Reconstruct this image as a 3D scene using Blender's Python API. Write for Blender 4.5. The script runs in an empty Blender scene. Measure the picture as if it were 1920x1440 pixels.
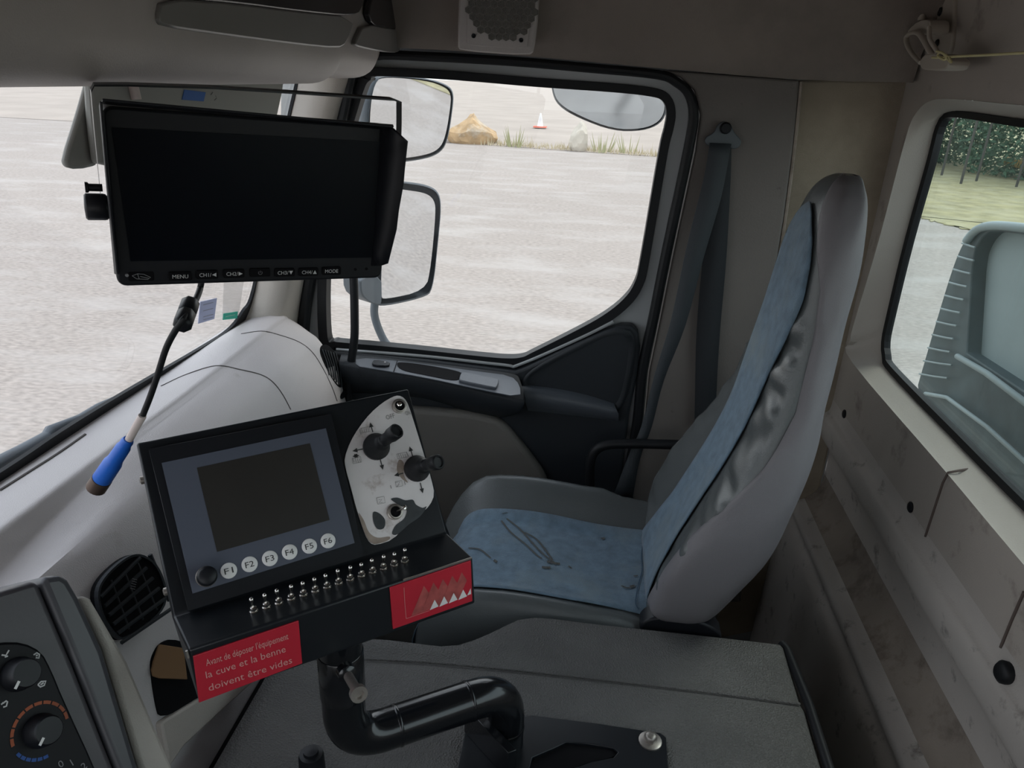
import bpy, bmesh, math, random
from mathutils import Vector, Matrix
random.seed(4)
# ------------------------------------------------------------------ camera
F, CX, CY = 1386.0, 960.0, 720.0          # focal length and centre for a 1920x1440 frame
def nrm(v): return Vector(v).normalized()
Yc = nrm((1145-CX, CY-150, F))            # direction of +Y (across the cab) in camera axes right, up, forward
_s = .082
Xc = nrm((1, -_s, -(Yc[0]-_s*Yc[1])/Yc[2]))
Zc = Xc.cross(Yc)
if Zc[1] < 0: Zc = -Zc
cam = bpy.data.cameras.new('camera'); camo = bpy.data.objects.new('camera', cam)
bpy.context.scene.collection.objects.link(camo)
right = Vector((Xc[0], Yc[0], Zc[0])); up = Vector((Xc[1], Yc[1], Zc[1])); fwd = Vector((Xc[2], Yc[2], Zc[2]))
m = Matrix.Identity(4)
for i in range(3): m[i][0] = right[i]; m[i][1] = up[i]; m[i][2] = -fwd[i]
camo.matrix_world = m
cam.sensor_width = 36; cam.lens = 36*F/1920; cam.clip_start = .02; cam.clip_end = 500
sc = bpy.context.scene; sc.camera = camo
# ------------------------------------------------------------------ exposure, sky, sun
vs = sc.view_settings
vs.view_transform = 'Standard'; vs.look = 'None'; vs.gamma = 1; vs.exposure = 0.75; vs.use_curve_mapping = False
w = bpy.data.worlds.new('sky'); sc.world = w; w.use_nodes = True
nt = w.node_tree; nt.nodes.clear()
out = nt.nodes.new('ShaderNodeOutputWorld'); bg = nt.nodes.new('ShaderNodeBackground')
tc = nt.nodes.new('ShaderNodeTexCoord'); sep = nt.nodes.new('ShaderNodeSeparateXYZ'); cr = nt.nodes.new('ShaderNodeValToRGB')
nt.links.new(tc.outputs['Generated'], sep.inputs[0]); nt.links.new(sep.outputs['Z'], cr.inputs[0])
cr.color_ramp.elements[0].position = 0; cr.color_ramp.elements[0].color = (.95, .975, 1.0, 1)
cr.color_ramp.elements[1].position = .8; cr.color_ramp.elements[1].color = (.78, .85, .98, 1)
nt.links.new(cr.outputs[0], bg.inputs[0]); bg.inputs[1].default_value = 1.25
nt.links.new(bg.outputs[0], out.inputs[0])
sun = bpy.data.lights.new('sun', 'SUN'); sun.energy = 1.2; sun.angle = math.radians(25); sun.color = (1, .95, .88)
suno = bpy.data.objects.new('sun', sun); sc.collection.objects.link(suno)
suno.rotation_euler = Vector((.45, .35, .95)).to_track_quat('Z', 'Y').to_euler()

# ------------------------------------------------------------------ geometry helpers
H = 2.4                                    # the lens is 2.4 m above the yard; all heights are relative to the lens
def ray(px, py):
    d = Vector((px-CX, CY-py, F)); return Vector((d.dot(Xc), d.dot(Yc), d.dot(Zc)))
def P(px, py, x=None, y=None, z=None, pl=None):
    """the point of a real surface (a plane of the cab) seen at this place of the photo"""
    r = ray(px, py)
    if x is not None: t = x/r.x
    elif y is not None: t = y/r.y
    elif z is not None: t = z/r.z
    else: t = pl[0].dot(pl[1])/r.dot(pl[1])
    return r*t
def PS(pts, **k): return [P(a, b, **k) for a, b in pts]
class Fr:
    """a flat face with its own axes: U right, V up, N out"""
    def __init__(s, o, U, N):
        s.o = Vector(o); s.N = nrm(N); U = Vector(U); s.U = (U-s.N*U.dot(s.N)).normalized(); s.V = s.N.cross(s.U)
    def p(s, u, v, n=0): return s.o+s.U*u+s.V*v+s.N*n
    def at(s, px, py, n=0): return P(px, py, pl=(s.o+s.N*n, s.N))
    def pts(s, l, n=0): return [s.at(a, b, n) for a, b in l]
OFF = {}
def link(o, parent=None):
    sc.collection.objects.link(o)
    if parent: o.parent = parent
    return o
def off(parent):
    return OFF.get(parent.name, Vector((0, 0, 0))) if parent else Vector((0, 0, 0))
def tag(o, label=None, cat=None, group=None, kind=None):
    if label: o['label'] = label
    if cat: o['category'] = cat
    if group: o['group'] = group
    if kind: o['kind'] = kind
    return o
def thing(name, loc, label, cat, group=None, kind=None):
    o = bpy.data.objects.new(name, None); o.location = loc; link(o); o.empty_display_size = .05
    OFF[o.name] = Vector(loc); return tag(o, label, cat, group, kind)
def mk(name, verts, faces, mat, parent=None, smooth=False, bevel=0, seg=2, sub=0, solid=0, angle=35):
    me = bpy.data.meshes.new(name); o = off(parent)
    me.from_pydata([Vector(v)-o for v in verts], [], faces); me.materials.append(mat)
    bm = bmesh.new(); bm.from_mesh(me); bmesh.ops.remove_doubles(bm, verts=bm.verts, dist=1e-6)
    bmesh.ops.recalc_face_normals(bm, faces=bm.faces); bm.to_mesh(me); bm.free()
    return fin(name, me, parent, smooth, bevel, seg, sub, solid, angle)
def fin(name, me, parent, smooth=False, bevel=0, seg=2, sub=0, solid=0, angle=35):
    ob = bpy.data.objects.new(name, me); link(ob, parent); OFF[ob.name] = off(parent)
    if solid:
        s = ob.modifiers.new('s', 'SOLIDIFY'); s.thickness = solid; s.offset = -1
    if bevel:
        b = ob.modifiers.new('b', 'BEVEL'); b.width = bevel; b.segments = seg; b.limit_method = 'ANGLE'; b.angle_limit = math.radians(angle); b.harden_normals = False
    if sub:
        s = ob.modifiers.new('u', 'SUBSURF'); s.levels = sub; s.render_levels = sub
    if smooth or bevel:
        for p in me.polygons: p.use_smooth = True
        if bevel or smooth == 'auto':
            try: me.set_sharp_from_angle(angle=math.radians(50))
            except Exception: pass
    return ob
def chaikin(pts, k=2, closed=True):
    for _ in range(k):
        q = []; n = len(pts)
        rng = range(n) if closed else range(n-1)
        if not closed: q.append(pts[0])
        for i in rng:
            a, b = Vector(pts[i]), Vector(pts[(i+1) % n]); q += [a*.75+b*.25, a*.25+b*.75]
        if not closed: q.append(pts[-1])
        pts = q
    return [Vector(p) for p in pts]
def catmull(pts, n=6, closed=False):
    pts = [Vector(p) for p in pts]; out = []; N = len(pts)
    for i in range(N if closed else N-1):
        p0 = pts[(i-1) % N] if closed or i > 0 else pts[0]*2-pts[1]; p1 = pts[i]; p2 = pts[(i+1) % N]
        p3 = pts[(i+2) % N] if closed or i+2 < N else p2*2-p1
        for j in range(n):
            t = j/n
            out.append(.5*((2*p1)+(-p0+p2)*t+(2*p0-5*p1+4*p2-p3)*t*t+(-p0+3*p1-3*p2+p3)*t**3))
    if not closed: out.append(pts[-1])
    return out
def px_smooth(pts, k=2): return [(p[0], p[1]) for p in chaikin([Vector((a, b, 0)) for a, b in pts], k)]
def px_cat(pts, n=5, closed=False): return [(p[0], p[1]) for p in catmull([Vector((a, b, 0)) for a, b in pts], n, closed)]
def pnormal(pts):
    n = Vector((0, 0, 0)); N = len(pts)
    for i in range(N):
        a, b = pts[i], pts[(i+1) % N]; n += Vector(a).cross(Vector(b))
    return n.normalized()
def slab(name, pts, back, mat, parent=None, holes=None, bevel=0, seg=2, smooth=False, angle=35):
    """a plate: outline pts (front face), extruded by the vector back, with optional holes"""
    pts = [Vector(p) for p in pts]; back = Vector(back); o = off(parent)
    bm = bmesh.new()
    if holes:
        es = []
        for loop in [pts]+[[Vector(q) for q in h] for h in holes]:
            vsl = [bm.verts.new(p-o) for p in loop]
            for i in range(len(vsl)): es.append(bm.edges.new((vsl[i], vsl[(i+1) % len(vsl)])))
        bmesh.ops.triangle_fill(bm, use_beauty=True, use_dissolve=False, edges=es, normal=pnormal(pts))
        bmesh.ops.dissolve_limit(bm, angle_limit=.01, verts=bm.verts, edges=bm.edges) if False else None
    else:
        bm.faces.new([bm.verts.new(p-o) for p in pts])
    r = bmesh.ops.extrude_face_region(bm, geom=list(bm.faces))
    vv = [g for g in r['geom'] if isinstance(g, bmesh.types.BMVert)]
    bmesh.ops.translate(bm, vec=back, verts=vv)
    bmesh.ops.recalc_face_normals(bm, faces=bm.faces)
    me = bpy.data.meshes.new(name); bm.to_mesh(me); bm.free(); me.materials.append(mat)
    return fin(name, me, parent, smooth, bevel, seg, angle=angle)
def frame_axes(t, ref):
    u = (ref-t*ref.dot(t))
    if u.length < 1e-5: u = t.orthogonal()
    u.normalize(); return u, t.cross(u)
def tube_geo(pts, r, seg=12, caps=True, ref=None, flat=1.0):
    pts = [Vector(p) for p in pts]; V = []; Fc = []; n = len(pts)
    t0 = (pts[1]-pts[0]).normalized(); u = (ref or t0.orthogonal()).copy()
    for i, p in enumerate(pts):
        t = (pts[min(i+1, n-1)]-pts[max(i-1, 0)]).normalized(); u, v = frame_axes(t, u)
        rr = r[i] if isinstance(r, (list, tuple)) else r
        for j in range(seg):
            a = 2*math.pi*j/seg; V.append(p+u*rr*math.cos(a)+v*rr*flat*math.sin(a))
    for i in range(n-1):
        for j in range(seg):
            Fc.append((i*seg+j, i*seg+(j+1) % seg, (i+1)*seg+(j+1) % seg, (i+1)*seg+j))
    if caps: Fc.append(tuple(range(seg))[::-1]); Fc.append(tuple((n-1)*seg+j for j in range(seg)))
    return V, Fc
def tube(name, pts, r, mat, parent=None, seg=12, caps=True, ref=None, flat=1.0):
    V, Fc = tube_geo(pts, r, seg, caps, ref, flat); return mk(name, V, Fc, mat, parent, smooth='auto')
def multi(name, geos, mat, parent=None, smooth='auto', bevel=0):
    V = []; Fc = []
    for v, f in geos:
        k = len(V); V += list(v); Fc += [tuple(i+k for i in q) for q in f]
    return mk(name, V, Fc, mat, parent, smooth=smooth, bevel=bevel)
def lathe_geo(o, axis, prof, seg=24, ref=None):
    """prof: list of (radius, height along axis)"""
    axis = nrm(axis); u, v = frame_axes(axis, ref or axis.orthogonal()); V = []; Fc = []
    for r, h in prof:
        for j in range(seg):
            a = 2*math.pi*j/seg; V.append(Vector(o)+axis*h+u*r*math.cos(a)+v*r*math.sin(a))
    for i in range(len(prof)-1):
        for j in range(seg): Fc.append((i*seg+j, i*seg+(j+1) % seg, (i+1)*seg+(j+1) % seg, (i+1)*seg+j))
    Fc.append(tuple(range(seg))[::-1]); k = (len(prof)-1)*seg; Fc.append(tuple(k+j for j in range(seg)))
    return V, Fc
def lathe(name, o, axis, prof, mat, parent=None, seg=24):
    V, Fc = lathe_geo(o, axis, prof, seg); return mk(name, V, Fc, mat, parent, smooth='auto')
def box_geo(o, a, b, c):
    """box from corner o with edge vectors a b c"""
    o, a, b, c = Vector(o), Vector(a), Vector(b), Vector(c)
    return [o, o+a, o+a+b, o+b, o+c, o+a+c, o+a+b+c, o+b+c], [(0, 3, 2, 1), (4, 5, 6, 7), (0, 1, 5, 4), (1, 2, 6, 5), (2, 3, 7, 6), (3, 0, 4, 7)]
def box(name, o, a, b, c, mat, parent=None, bevel=0, seg=2):
    V, Fc = box_geo(o, a, b, c); return mk(name, V, Fc, mat, parent, bevel=bevel, seg=seg)
def grid(name, rows, mat, parent=None, smooth=True, closed=False, solid=0, caps=False, bevel=0, sub=0):
    n = len(rows[0]); V = [p for r in rows for p in r]; Fc = []
    for i in range(len(rows)-1):
        for j in range(n if closed else n-1):
            Fc.append((i*n+j, i*n+(j+1) % n, (i+1)*n+(j+1) % n, (i+1)*n+j))
    if caps: Fc.append(tuple(range(n))); Fc.append(tuple((len(rows)-1)*n+j for j in range(n)))
    return mk(name, V, Fc, mat, parent, smooth=smooth, solid=solid, bevel=bevel, sub=sub)
def ring(name, outer, inner, back, mat, parent=None, bevel=0):
    """a gasket between two matching outlines"""
    n = len(outer); back = Vector(back); V = list(outer)+list(inner)+[p+back for p in outer]+[p+back for p in inner]; Fc = []
    for i in range(n):
        j = (i+1) % n
        Fc += [(i, j, n+j, n+i), (2*n+i, 3*n+i, 3*n+j, 2*n+j), (i, 2*n+i, 2*n+j, j), (n+i, n+j, 3*n+j, 3*n+i)]
    return mk(name, V, Fc, mat, parent, bevel=bevel)
def resample(pts, n, closed=True):
    pts = [Vector(p) for p in pts]; q = pts+([pts[0]] if closed else []); L = [0]
    for a, b in zip(q, q[1:]): L.append(L[-1]+(b-a).length)
    out = []
    for k in range(n):
        s = L[-1]*k/(n if closed else n-1); i = 0
        while i < len(L)-2 and L[i+1] < s: i += 1
        t = (s-L[i])/max(L[i+1]-L[i], 1e-9); out.append(q[i].lerp(q[i+1], min(t, 1)))
    return out
def inset(pts, d):
    """offset a closed 2d outline (pixels) inward by d (list or number)"""
    n = len(pts); A = sum(pts[i][0]*pts[(i+1) % n][1]-pts[(i+1) % n][0]*pts[i][1] for i in range(n)); sg = 1 if A > 0 else -1; out = []
    for i in range(n):
        a, b, c = Vector(pts[i-1]), Vector(pts[i]), Vector(pts[(i+1) % n])
        e1 = (b-a).normalized(); e2 = (c-b).normalized(); n1 = Vector((-e1.y, e1.x))*sg; n2 = Vector((-e2.y, e2.x))*sg
        mm = (n1+n2); mm = mm/max(mm.length_squared/2, .3); dd = d[i] if isinstance(d, (list, tuple)) else d
        out.append((b.x+mm.x*dd, b.y+mm.y*dd))
    return out
def text_geo(s, fr, u, v, height, n=0, width=None, ang=0, align='LEFT', ext=.0002):
    c = bpy.data.curves.new('t', 'FONT'); c.body = s; c.size = 1; c.align_x = align; c.extrude = 0; c.resolution_u = 2
    o = bpy.data.objects.new('t', c); sc.collection.objects.link(o); dg = bpy.context.evaluated_depsgraph_get(); dg.update()
    me = o.evaluated_get(dg).to_mesh(); P_ = [vv.co.copy() for vv in me.vertices]; Fc = [tuple(p.vertices) for p in me.polygons]
    o.evaluated_get(dg).to_mesh_clear(); bpy.data.objects.remove(o); bpy.data.curves.remove(c)
    if not P_: return [], []
    xs = [p.x for p in P_]; w_ = max(xs)-min(xs); x0 = min(xs); k = height/.72; kx = (width/w_) if width else k
    if align == 'CENTER': x0 = 0
    ca, sa = math.cos(ang), math.sin(ang); V = []
    for p in P_:
        a, b = (p.x-x0)*kx, p.y*k; V.append(fr.p(u+a*ca-b*sa, v+a*sa+b*ca, n))
    return V, Fc
def stroke_geo(pts, wd, N):
    """flat line of width wd on a face with normal N"""
    pts = [Vector(p) for p in pts]; V = []; Fc = []
    for i, p in enumerate(pts):
        t = (pts[min(i+1, len(pts)-1)]-pts[max(i-1, 0)]).normalized(); s = N.cross(t).normalized()*wd/2; V += [p-s, p+s]
    for i in range(len(pts)-1): Fc.append((2*i, 2*i+1, 2*i+3, 2*i+2))
    return V, Fc
def flat(name, geos, mat, parent=None):
    return multi(name, geos, mat, parent, smooth=False)
def disc_geo(c, u, v, r, n=20, r2=None):
    return [c+u*r*math.cos(2*math.pi*i/n)+v*(r2 or r)*math.sin(2*math.pi*i/n) for i in range(n)], [tuple(range(n))]

# ------------------------------------------------------------------ materials
def mat(name, col, rough=.5, metal=0, spec=.5, bump=0, bscale=200, var=0, vscale=6, dirt=None, dscale=5, dlo=.5, dhi=.7, stretch=None, coat=0, sheen=0, kind='noise'):
    M = bpy.data.materials.new(name); M.use_nodes = True; t = M.node_tree; b = t.nodes['Principled BSDF']; L = t.links
    b.inputs['Base Color'].default_value = (*col, 1); b.inputs['Roughness'].default_value = rough; b.inputs['Metallic'].default_value = metal
    b.inputs['Specular IOR Level'].default_value = spec; b.inputs['Coat Weight'].default_value = coat; b.inputs['Sheen Weight'].default_value = sheen
    tcn = t.nodes.new('ShaderNodeTexCoord'); src = tcn.outputs['Object']
    if stretch:
        mp = t.nodes.new('ShaderNodeMapping'); mp.inputs['Scale'].default_value = stretch; L.new(src, mp.inputs[0]); src = mp.outputs[0]
    cur = None
    if var:
        nz = t.nodes.new('ShaderNodeTexNoise'); nz.inputs['Scale'].default_value = vscale; nz.inputs['Detail'].default_value = 6; L.new(src, nz.inputs['Vector'])
        rp = t.nodes.new('ShaderNodeValToRGB'); rp.color_ramp.elements[0].position = .3; rp.color_ramp.elements[1].position = .7
        rp.color_ramp.elements[0].color = (*[c*(1-var) for c in col], 1); rp.color_ramp.elements[1].color = (*[min(1, c*(1+var)) for c in col], 1)
        L.new(nz.outputs['Fac'], rp.inputs[0]); cur = rp.outputs[0]
    if dirt:
        nz = t.nodes.new('ShaderNodeTexNoise'); nz.inputs['Scale'].default_value = dscale; nz.inputs['Detail'].default_value = 8; nz.inputs['Roughness'].default_value = .65; L.new(src, nz.inputs['Vector'])
        rp = t.nodes.new('ShaderNodeValToRGB'); rp.color_ramp.elements[0].position = dlo; rp.color_ramp.elements[1].position = dhi
        rp.color_ramp.elements[0].color = (0, 0, 0, 1); rp.color_ramp.elements[1].color = (1, 1, 1, 1); L.new(nz.outputs['Fac'], rp.inputs[0])
        mx = t.nodes.new('ShaderNodeMix'); mx.data_type = 'RGBA'; L.new(rp.outputs[0], mx.inputs['Factor'])
        if cur: L.new(cur, mx.inputs['A'])
        else: mx.inputs['A'].default_value = (*col, 1)
        mx.inputs['B'].default_value = (*dirt, 1); cur = mx.outputs['Result']
    if cur: L.new(cur, b.inputs['Base Color'])
    if bump:
        if kind == 'voronoi':
            nz = t.nodes.new('ShaderNodeTexVoronoi'); o_ = nz.outputs['Distance']
        else:
            nz = t.nodes.new('ShaderNodeTexNoise'); o_ = nz.outputs['Fac']; nz.inputs['Detail'].default_value = 4
        nz.inputs['Scale'].default_value = bscale; L.new(src, nz.inputs['Vector'])
        bp = t.nodes.new('ShaderNodeBump'); bp.inputs['Strength'].default_value = bump; bp.inputs['Distance'].default_value = .002; L.new(o_, bp.inputs['Height']); L.new(bp.outputs[0], b.inputs['Normal'])
    return M
def glass(name, tint=(1, 1, 1), ior=1.45, haze=0, hcol=(.8, .8, .8), rough=0):
    M = bpy.data.materials.new(name); M.use_nodes = True; t = M.node_tree; t.nodes.clear(); L = t.links
    o = t.nodes.new('ShaderNodeOutputMaterial'); tr = t.nodes.new('ShaderNodeBsdfTransparent'); tr.inputs[0].default_value = (*tint, 1)
    gl = t.nodes.new('ShaderNodeBsdfGlossy'); gl.inputs['Roughness'].default_value = rough; lw = t.nodes.new('ShaderNodeLayerWeight'); lw.inputs[0].default_value = .5; pw = t.nodes.new('ShaderNodeMath'); pw.operation = 'POWER'; pw.inputs[1].default_value = 5
    fr = t.nodes.new('ShaderNodeMath'); fr.operation = 'MULTIPLY_ADD'; fr.inputs[1].default_value = .90; fr.inputs[2].default_value = .03; L.new(lw.outputs['Facing'], pw.inputs[0]); L.new(pw.outputs[0], fr.inputs[0])
    mx = t.nodes.new('ShaderNodeMixShader'); L.new(fr.outputs[0], mx.inputs[0]); L.new(tr.outputs[0], mx.inputs[1]); L.new(gl.outputs[0], mx.inputs[2]); last = mx
    if haze:
        df = t.nodes.new('ShaderNodeBsdfDiffuse'); df.inputs[0].default_value = (*hcol, 1); m2 = t.nodes.new('ShaderNodeMixShader')
        nz = t.nodes.new('ShaderNodeTexNoise'); nz.inputs['Scale'].default_value = 7; mr = t.nodes.new('ShaderNodeMapRange'); tcn = t.nodes.new('ShaderNodeTexCoord'); L.new(tcn.outputs['Object'], nz.inputs['Vector'])
        mr.inputs['From Min'].default_value = .3; mr.inputs['From Max'].default_value = .7; mr.inputs['To Min'].default_value = haze*.5; mr.inputs['To Max'].default_value = haze*1.5
        L.new(nz.outputs['Fac'], mr.inputs['Value']); L.new(mr.outputs[0], m2.inputs[0]); L.new(mx.outputs[0], m2.inputs[1]); L.new(df.outputs[0], m2.inputs[2]); last = m2
    L.new(last.outputs[0], o.inputs[0]); return M
M = {}
M['beige'] = mat('beige_trim', (.40, .365, .325), .6, bump=.25, bscale=500, var=.06, vscale=3)
M['beige_dirty'] = mat('dirty_beige_trim', (.40, .36, .32), .65, bump=.25, bscale=400, var=.08, vscale=3, dirt=(.13, .10, .08), dscale=9, dlo=.56, dhi=.74)
M['beige_scuff'] = mat('scuffed_beige_trim', (.47, .435, .40), .65, bump=.3, bscale=300, var=.1, vscale=5, dirt=(.13, .11, .095), dscale=22, dlo=.58, dhi=.74)
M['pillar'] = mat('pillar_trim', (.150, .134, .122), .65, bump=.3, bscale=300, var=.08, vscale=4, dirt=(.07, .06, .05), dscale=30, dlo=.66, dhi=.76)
M['seam_brown'] = mat('brownish_seam', (.10, .075, .065), .8)
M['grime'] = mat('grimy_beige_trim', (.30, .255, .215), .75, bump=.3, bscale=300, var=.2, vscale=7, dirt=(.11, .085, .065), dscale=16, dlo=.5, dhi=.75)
M['headliner'] = mat('headliner_fabric', (.26, .218, .190), .9, bump=.4, bscale=900, var=.07, vscale=5, dirt=(.15, .127, .11), dscale=3, dlo=.45, dhi=.8)
M['fabric_side'] = mat('tan_woven_fabric', (.36, .305, .235), .95, bump=.6, bscale=700, var=.06, vscale=30, dirt=(.22, .18, .14), dscale=4, dlo=.5, dhi=.8)
M['dash'] = mat('dash_plastic', (.56, .525, .52), .42, bump=.35, bscale=650, var=.03, vscale=4, dirt=(.44, .40, .37), dscale=14, dlo=.66, dhi=.8)
M['dash_low'] = mat('lower_dash_plastic', (.42, .385, .345), .5, bump=.35, bscale=650)
M['console'] = mat('overhead_console_plastic', (.43, .39, .37), .5, bump=.2, bscale=600, var=.08, vscale=8)
M['gloss_dark'] = mat('glossy_dark_lid', (.035, .033, .035), .22, bump=.03, bscale=80)
M['rubber'] = mat('black_rubber', (.009, .010, .012), .5, spec=.3, bump=.05)
M['paint'] = mat('silver_paint', (.42, .44, .45), .3, metal=.15, coat=.3)
M['door_dark'] = mat('charcoal_door_plastic', (.022, .026, .031), .48, spec=.35, bump=.3, bscale=700, var=.1, vscale=5)
M['door_mid'] = mat('slate_plastic_and_sheen', (.075, .085, .10), .4, bump=.2, bscale=700)  # lighter slate: painted sheen of the arm rest top, also shelf and handle
M['door_beige'] = mat('taupe_door_insert', (.155, .145, .13), .6, bump=.4, bscale=700, var=.1, vscale=6)
M['vinyl'] = mat('grey_vinyl', (.095, .104, .106), .27, bump=.25, bscale=500, var=.05, vscale=8)
M['cover'] = mat('grey_stretch_cover', (.175, .167, .178), .55, bump=.3, bscale=900, var=.05, vscale=6, dirt=(.1, .085, .08), dscale=12, dlo=.68, dhi=.74)
M['blue'] = mat('blue_velour', (.118, .18, .24), .9, bump=.6, bscale=500, var=.22, vscale=55, sheen=.2, dirt=(.165, .215, .24), dscale=9, dlo=.5, dhi=.75)
M['blue_shade'] = mat('velour_crease_shade', (.045, .085, .13), .9)  # darker copy of the velour, for shade painted in the crease
M['stain'] = mat('dried_mud', (.085, .085, .08), .9)
M['mat_rubber'] = mat('grained_grey_rubber', (.095, .092, .088), .58, bump=.8, bscale=420, var=.16, vscale=9, dirt=(.07, .067, .064), dscale=3, dlo=.5, dhi=.7, kind='voronoi')
M['black_paint'] = mat('black_gloss_paint', (.007, .008, .010), .2, coat=.2, bump=.03, bscale=60, dirt=(.07, .055, .045), dscale=24, dlo=.68, dhi=.73)
M['black_sheet'] = mat('black_painted_sheet', (.010, .012, .015), .3, spec=.4, dirt=(.12, .10, .09), dscale=40, dlo=.72, dhi=.76)
M['black_plastic'] = mat('black_plastic', (.008, .009, .012), .42, spec=.3)
M['black_matt'] = mat('matt_black', (.005, .005, .006), .9, spec=.15)
M['screen_off'] = mat('dark_screen', (.0015, .003, .006), .30, spec=.12)
M['hmi_screen'] = mat('panel_screen', (.022, .020, .018), .4, var=.15, vscale=12)
M['hmi_grey'] = mat('slate_panel_film', (.075, .085, .115), .45)
M['chrome'] = mat('chrome', (.75, .72, .68), .18, metal=1)
M['steel'] = mat('worn_steel', (.38, .35, .32), .4, metal=.8, var=.2, vscale=40)
M['plate'] = mat('worn_aluminium_plate', (.70, .66, .66), .45, metal=.15, var=.08, vscale=20, dirt=(.24, .16, .12), dscale=28, dlo=.55, dhi=.75)
M['sootmark'] = mat('black_wear', (.03, .034, .038), .5, var=.4, vscale=60)
M['rustmark'] = mat('brown_grime', (.30, .24, .20), .7, var=.3, vscale=60)
M['ink'] = mat('black_ink', (.03, .03, .03), .6)
M['ink_soft'] = mat('faded_ink', (.22, .21, .20), .6)
M['white'] = mat('white_plastic', (.72, .71, .70), .4)
M['white_print'] = mat('white_print', (.55, .55, .55), .6)
M['grey_print'] = mat('grey_print', (.22, .22, .23), .6)
M['red'] = mat('red_engraved_plate', (.47, .020, .038), .32, var=.05, vscale=30)
M['engrave'] = mat('engraved_letters', (.62, .30, .28), .5)
M['red_pale'] = mat('scratched_red', (.36, .075, .07), .5, var=.25, vscale=90)
M['webbing'] = mat('seatbelt_webbing', (.030, .038, .045), .55, bump=.4, bscale=900)
M['webbing_d'] = mat('seatbelt_webbing_dark', (.012, .015, .019), .7, bump=.3, bscale=900)
M['blue_plug'] = mat('blue_connector_plastic', (.012, .13, .60), .35, bump=.2, bscale=120)
M['white_sleeve'] = mat('pale_sleeve', (.62, .53, .50), .5)
M['mirror'] = mat('mirror_glass', (.80, .82, .84), .02, metal=1)
M['mirror_dusty'] = mat('dusty_mirror_glass', (.72, .74, .76), .10, metal=.9, var=.1, vscale=14)
M['mirror_shell'] = mat('grey_mirror_shell', (.10, .12, .14), .5, var=.15, vscale=20)
M['dark_reflect'] = mat('mirror_dark', (.05, .07, .08), .15)
M['gravel'] = mat('pale_gravel', (.300, .264, .236), .95, bump=.8, bscale=18, var=.24, vscale=20, dirt=(.375, .345, .32), dscale=.9, dlo=.48, dhi=.72, stretch=(.7, 1.5, 1))
M['earth'] = mat('pinkish_earth', (.345, .30, .26), .95, var=.10, vscale=.5)
M['drygrass'] = mat('dry_grass_field', (.30, .265, .14), .95, var=.30, vscale=2.5, dirt=(.38, .345, .22), dscale=1.2, dlo=.45, dhi=.7)
M['rock'] = mat('ochre_rock', (.42, .29, .16), .9, bump=1, bscale=4, var=.3, vscale=3, dirt=(.48, .43, .35), dscale=2, dlo=.5, dhi=.7)
M['rock_w'] = mat('white_rock', (.50, .46, .39), .9, bump=1, bscale=4, var=.15, vscale=3)
M['weed'] = mat('pale_weeds', (.36, .36, .20), .9)
M['straw'] = mat('straw_weeds', (.52, .45, .30), .9)
M['leaf'] = mat('bluish_green_leaves', (.075, .135, .085), .9, spec=.1, var=.5, vscale=1.6)
M['bark'] = mat('dark_bark', (.06, .055, .05), .9)
M['cone'] = mat('traffic_cone_red', (.75, .16, .10), .6)
M['tub'] = mat('dusty_black_plastic', (.050, .070, .078), .55, var=.3, vscale=18)
M['tub_light'] = mat('grey_plastic_and_glare', (.30, .35, .36), .6, var=.08, vscale=4)  # colour of rim, ribs and rails, and of the glare painted inside
M['yellow'] = mat('machine_yellow', (.62, .38, .12), .5)
M['cardboard'] = mat('cardboard', (.22, .12, .055), .8)
M['handle'] = mat('beige_handle_plastic', (.42, .375, .32), .45)
M['twine'] = mat('yellow_twine', (.62, .56, .30), .7, bump=.5, bscale=600)
M['blue_label'] = mat('blue_label', (.02, .12, .42), .5)
M['paper'] = mat('lavender_paper', (.45, .48, .68), .7)
M['green'] = mat('green_sticker', (.03, .42, .30), .6)
M['orange'] = mat('orange_print', (.32, .07, .02), .6)
M['blue_print'] = mat('blue_print', (.012, .07, .28), .6)
M['clear_film'] = glass('clear_sticker_film', (.93, .93, .93), haze=.10)
M['glass_front'] = glass('windscreen_glass', (.97, .98, .98), haze=.015)
M['glass_door'] = glass('door_glass', (.97, .98, .97), haze=.012)
M['glass_rear'] = glass('rear_tinted_glass', (.92, .98, .965), haze=.06, hcol=(.6, .75, .75))

# ================================================================== THE YARD OUTSIDE
G = -H
def st(o, kind='structure'): o['kind'] = kind; return o
def terrain():
    rows = []
    xs = [-90, -50, -30, -20, -14, -10, -7, -4, 0, 4, 7, 10, 16, 25, 40, 70, 110]; ys = [-60, -20, -5, 5, 15, 24, 27, 40, 60, 110, 200]
    for y in ys: rows.append([Vector((x, y, G)) for x in xs])
    return grid('ground', rows, M['gravel'], None, smooth=False)
st(terrain())
e_pts = [(-60, 31.0), (-25, 30), (-12, 29.4), (-4.8, 28.5), (-.9, 27.6), (1.8, 27.2), (5, 26.7), (9, 26.5)]
far = [Vector((x*3.0, 150, G+1.2)) for x, y in e_pts]
mid = [Vector((x*1.6, 55, G+.35)) for x, y in e_pts]
st(grid('field', [[Vector((x, y, G+.01)) for x, y in e_pts], [Vector((x*1.03, y+1.2, G+.12)) for x, y in e_pts], mid, far], M['earth'], None))
gq = [(6.2, 18.5), (6.6, 16.6), (6.75, 15.9), (7.1, 15.0), (7.6, 13.6), (8.3, 12), (11, 9), (30, 4), (60, 0), (80, 30), (60, 80), (20, 80), (9, 40), (6.8, 24)]
rg = random.Random(9); gq2 = []
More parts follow.
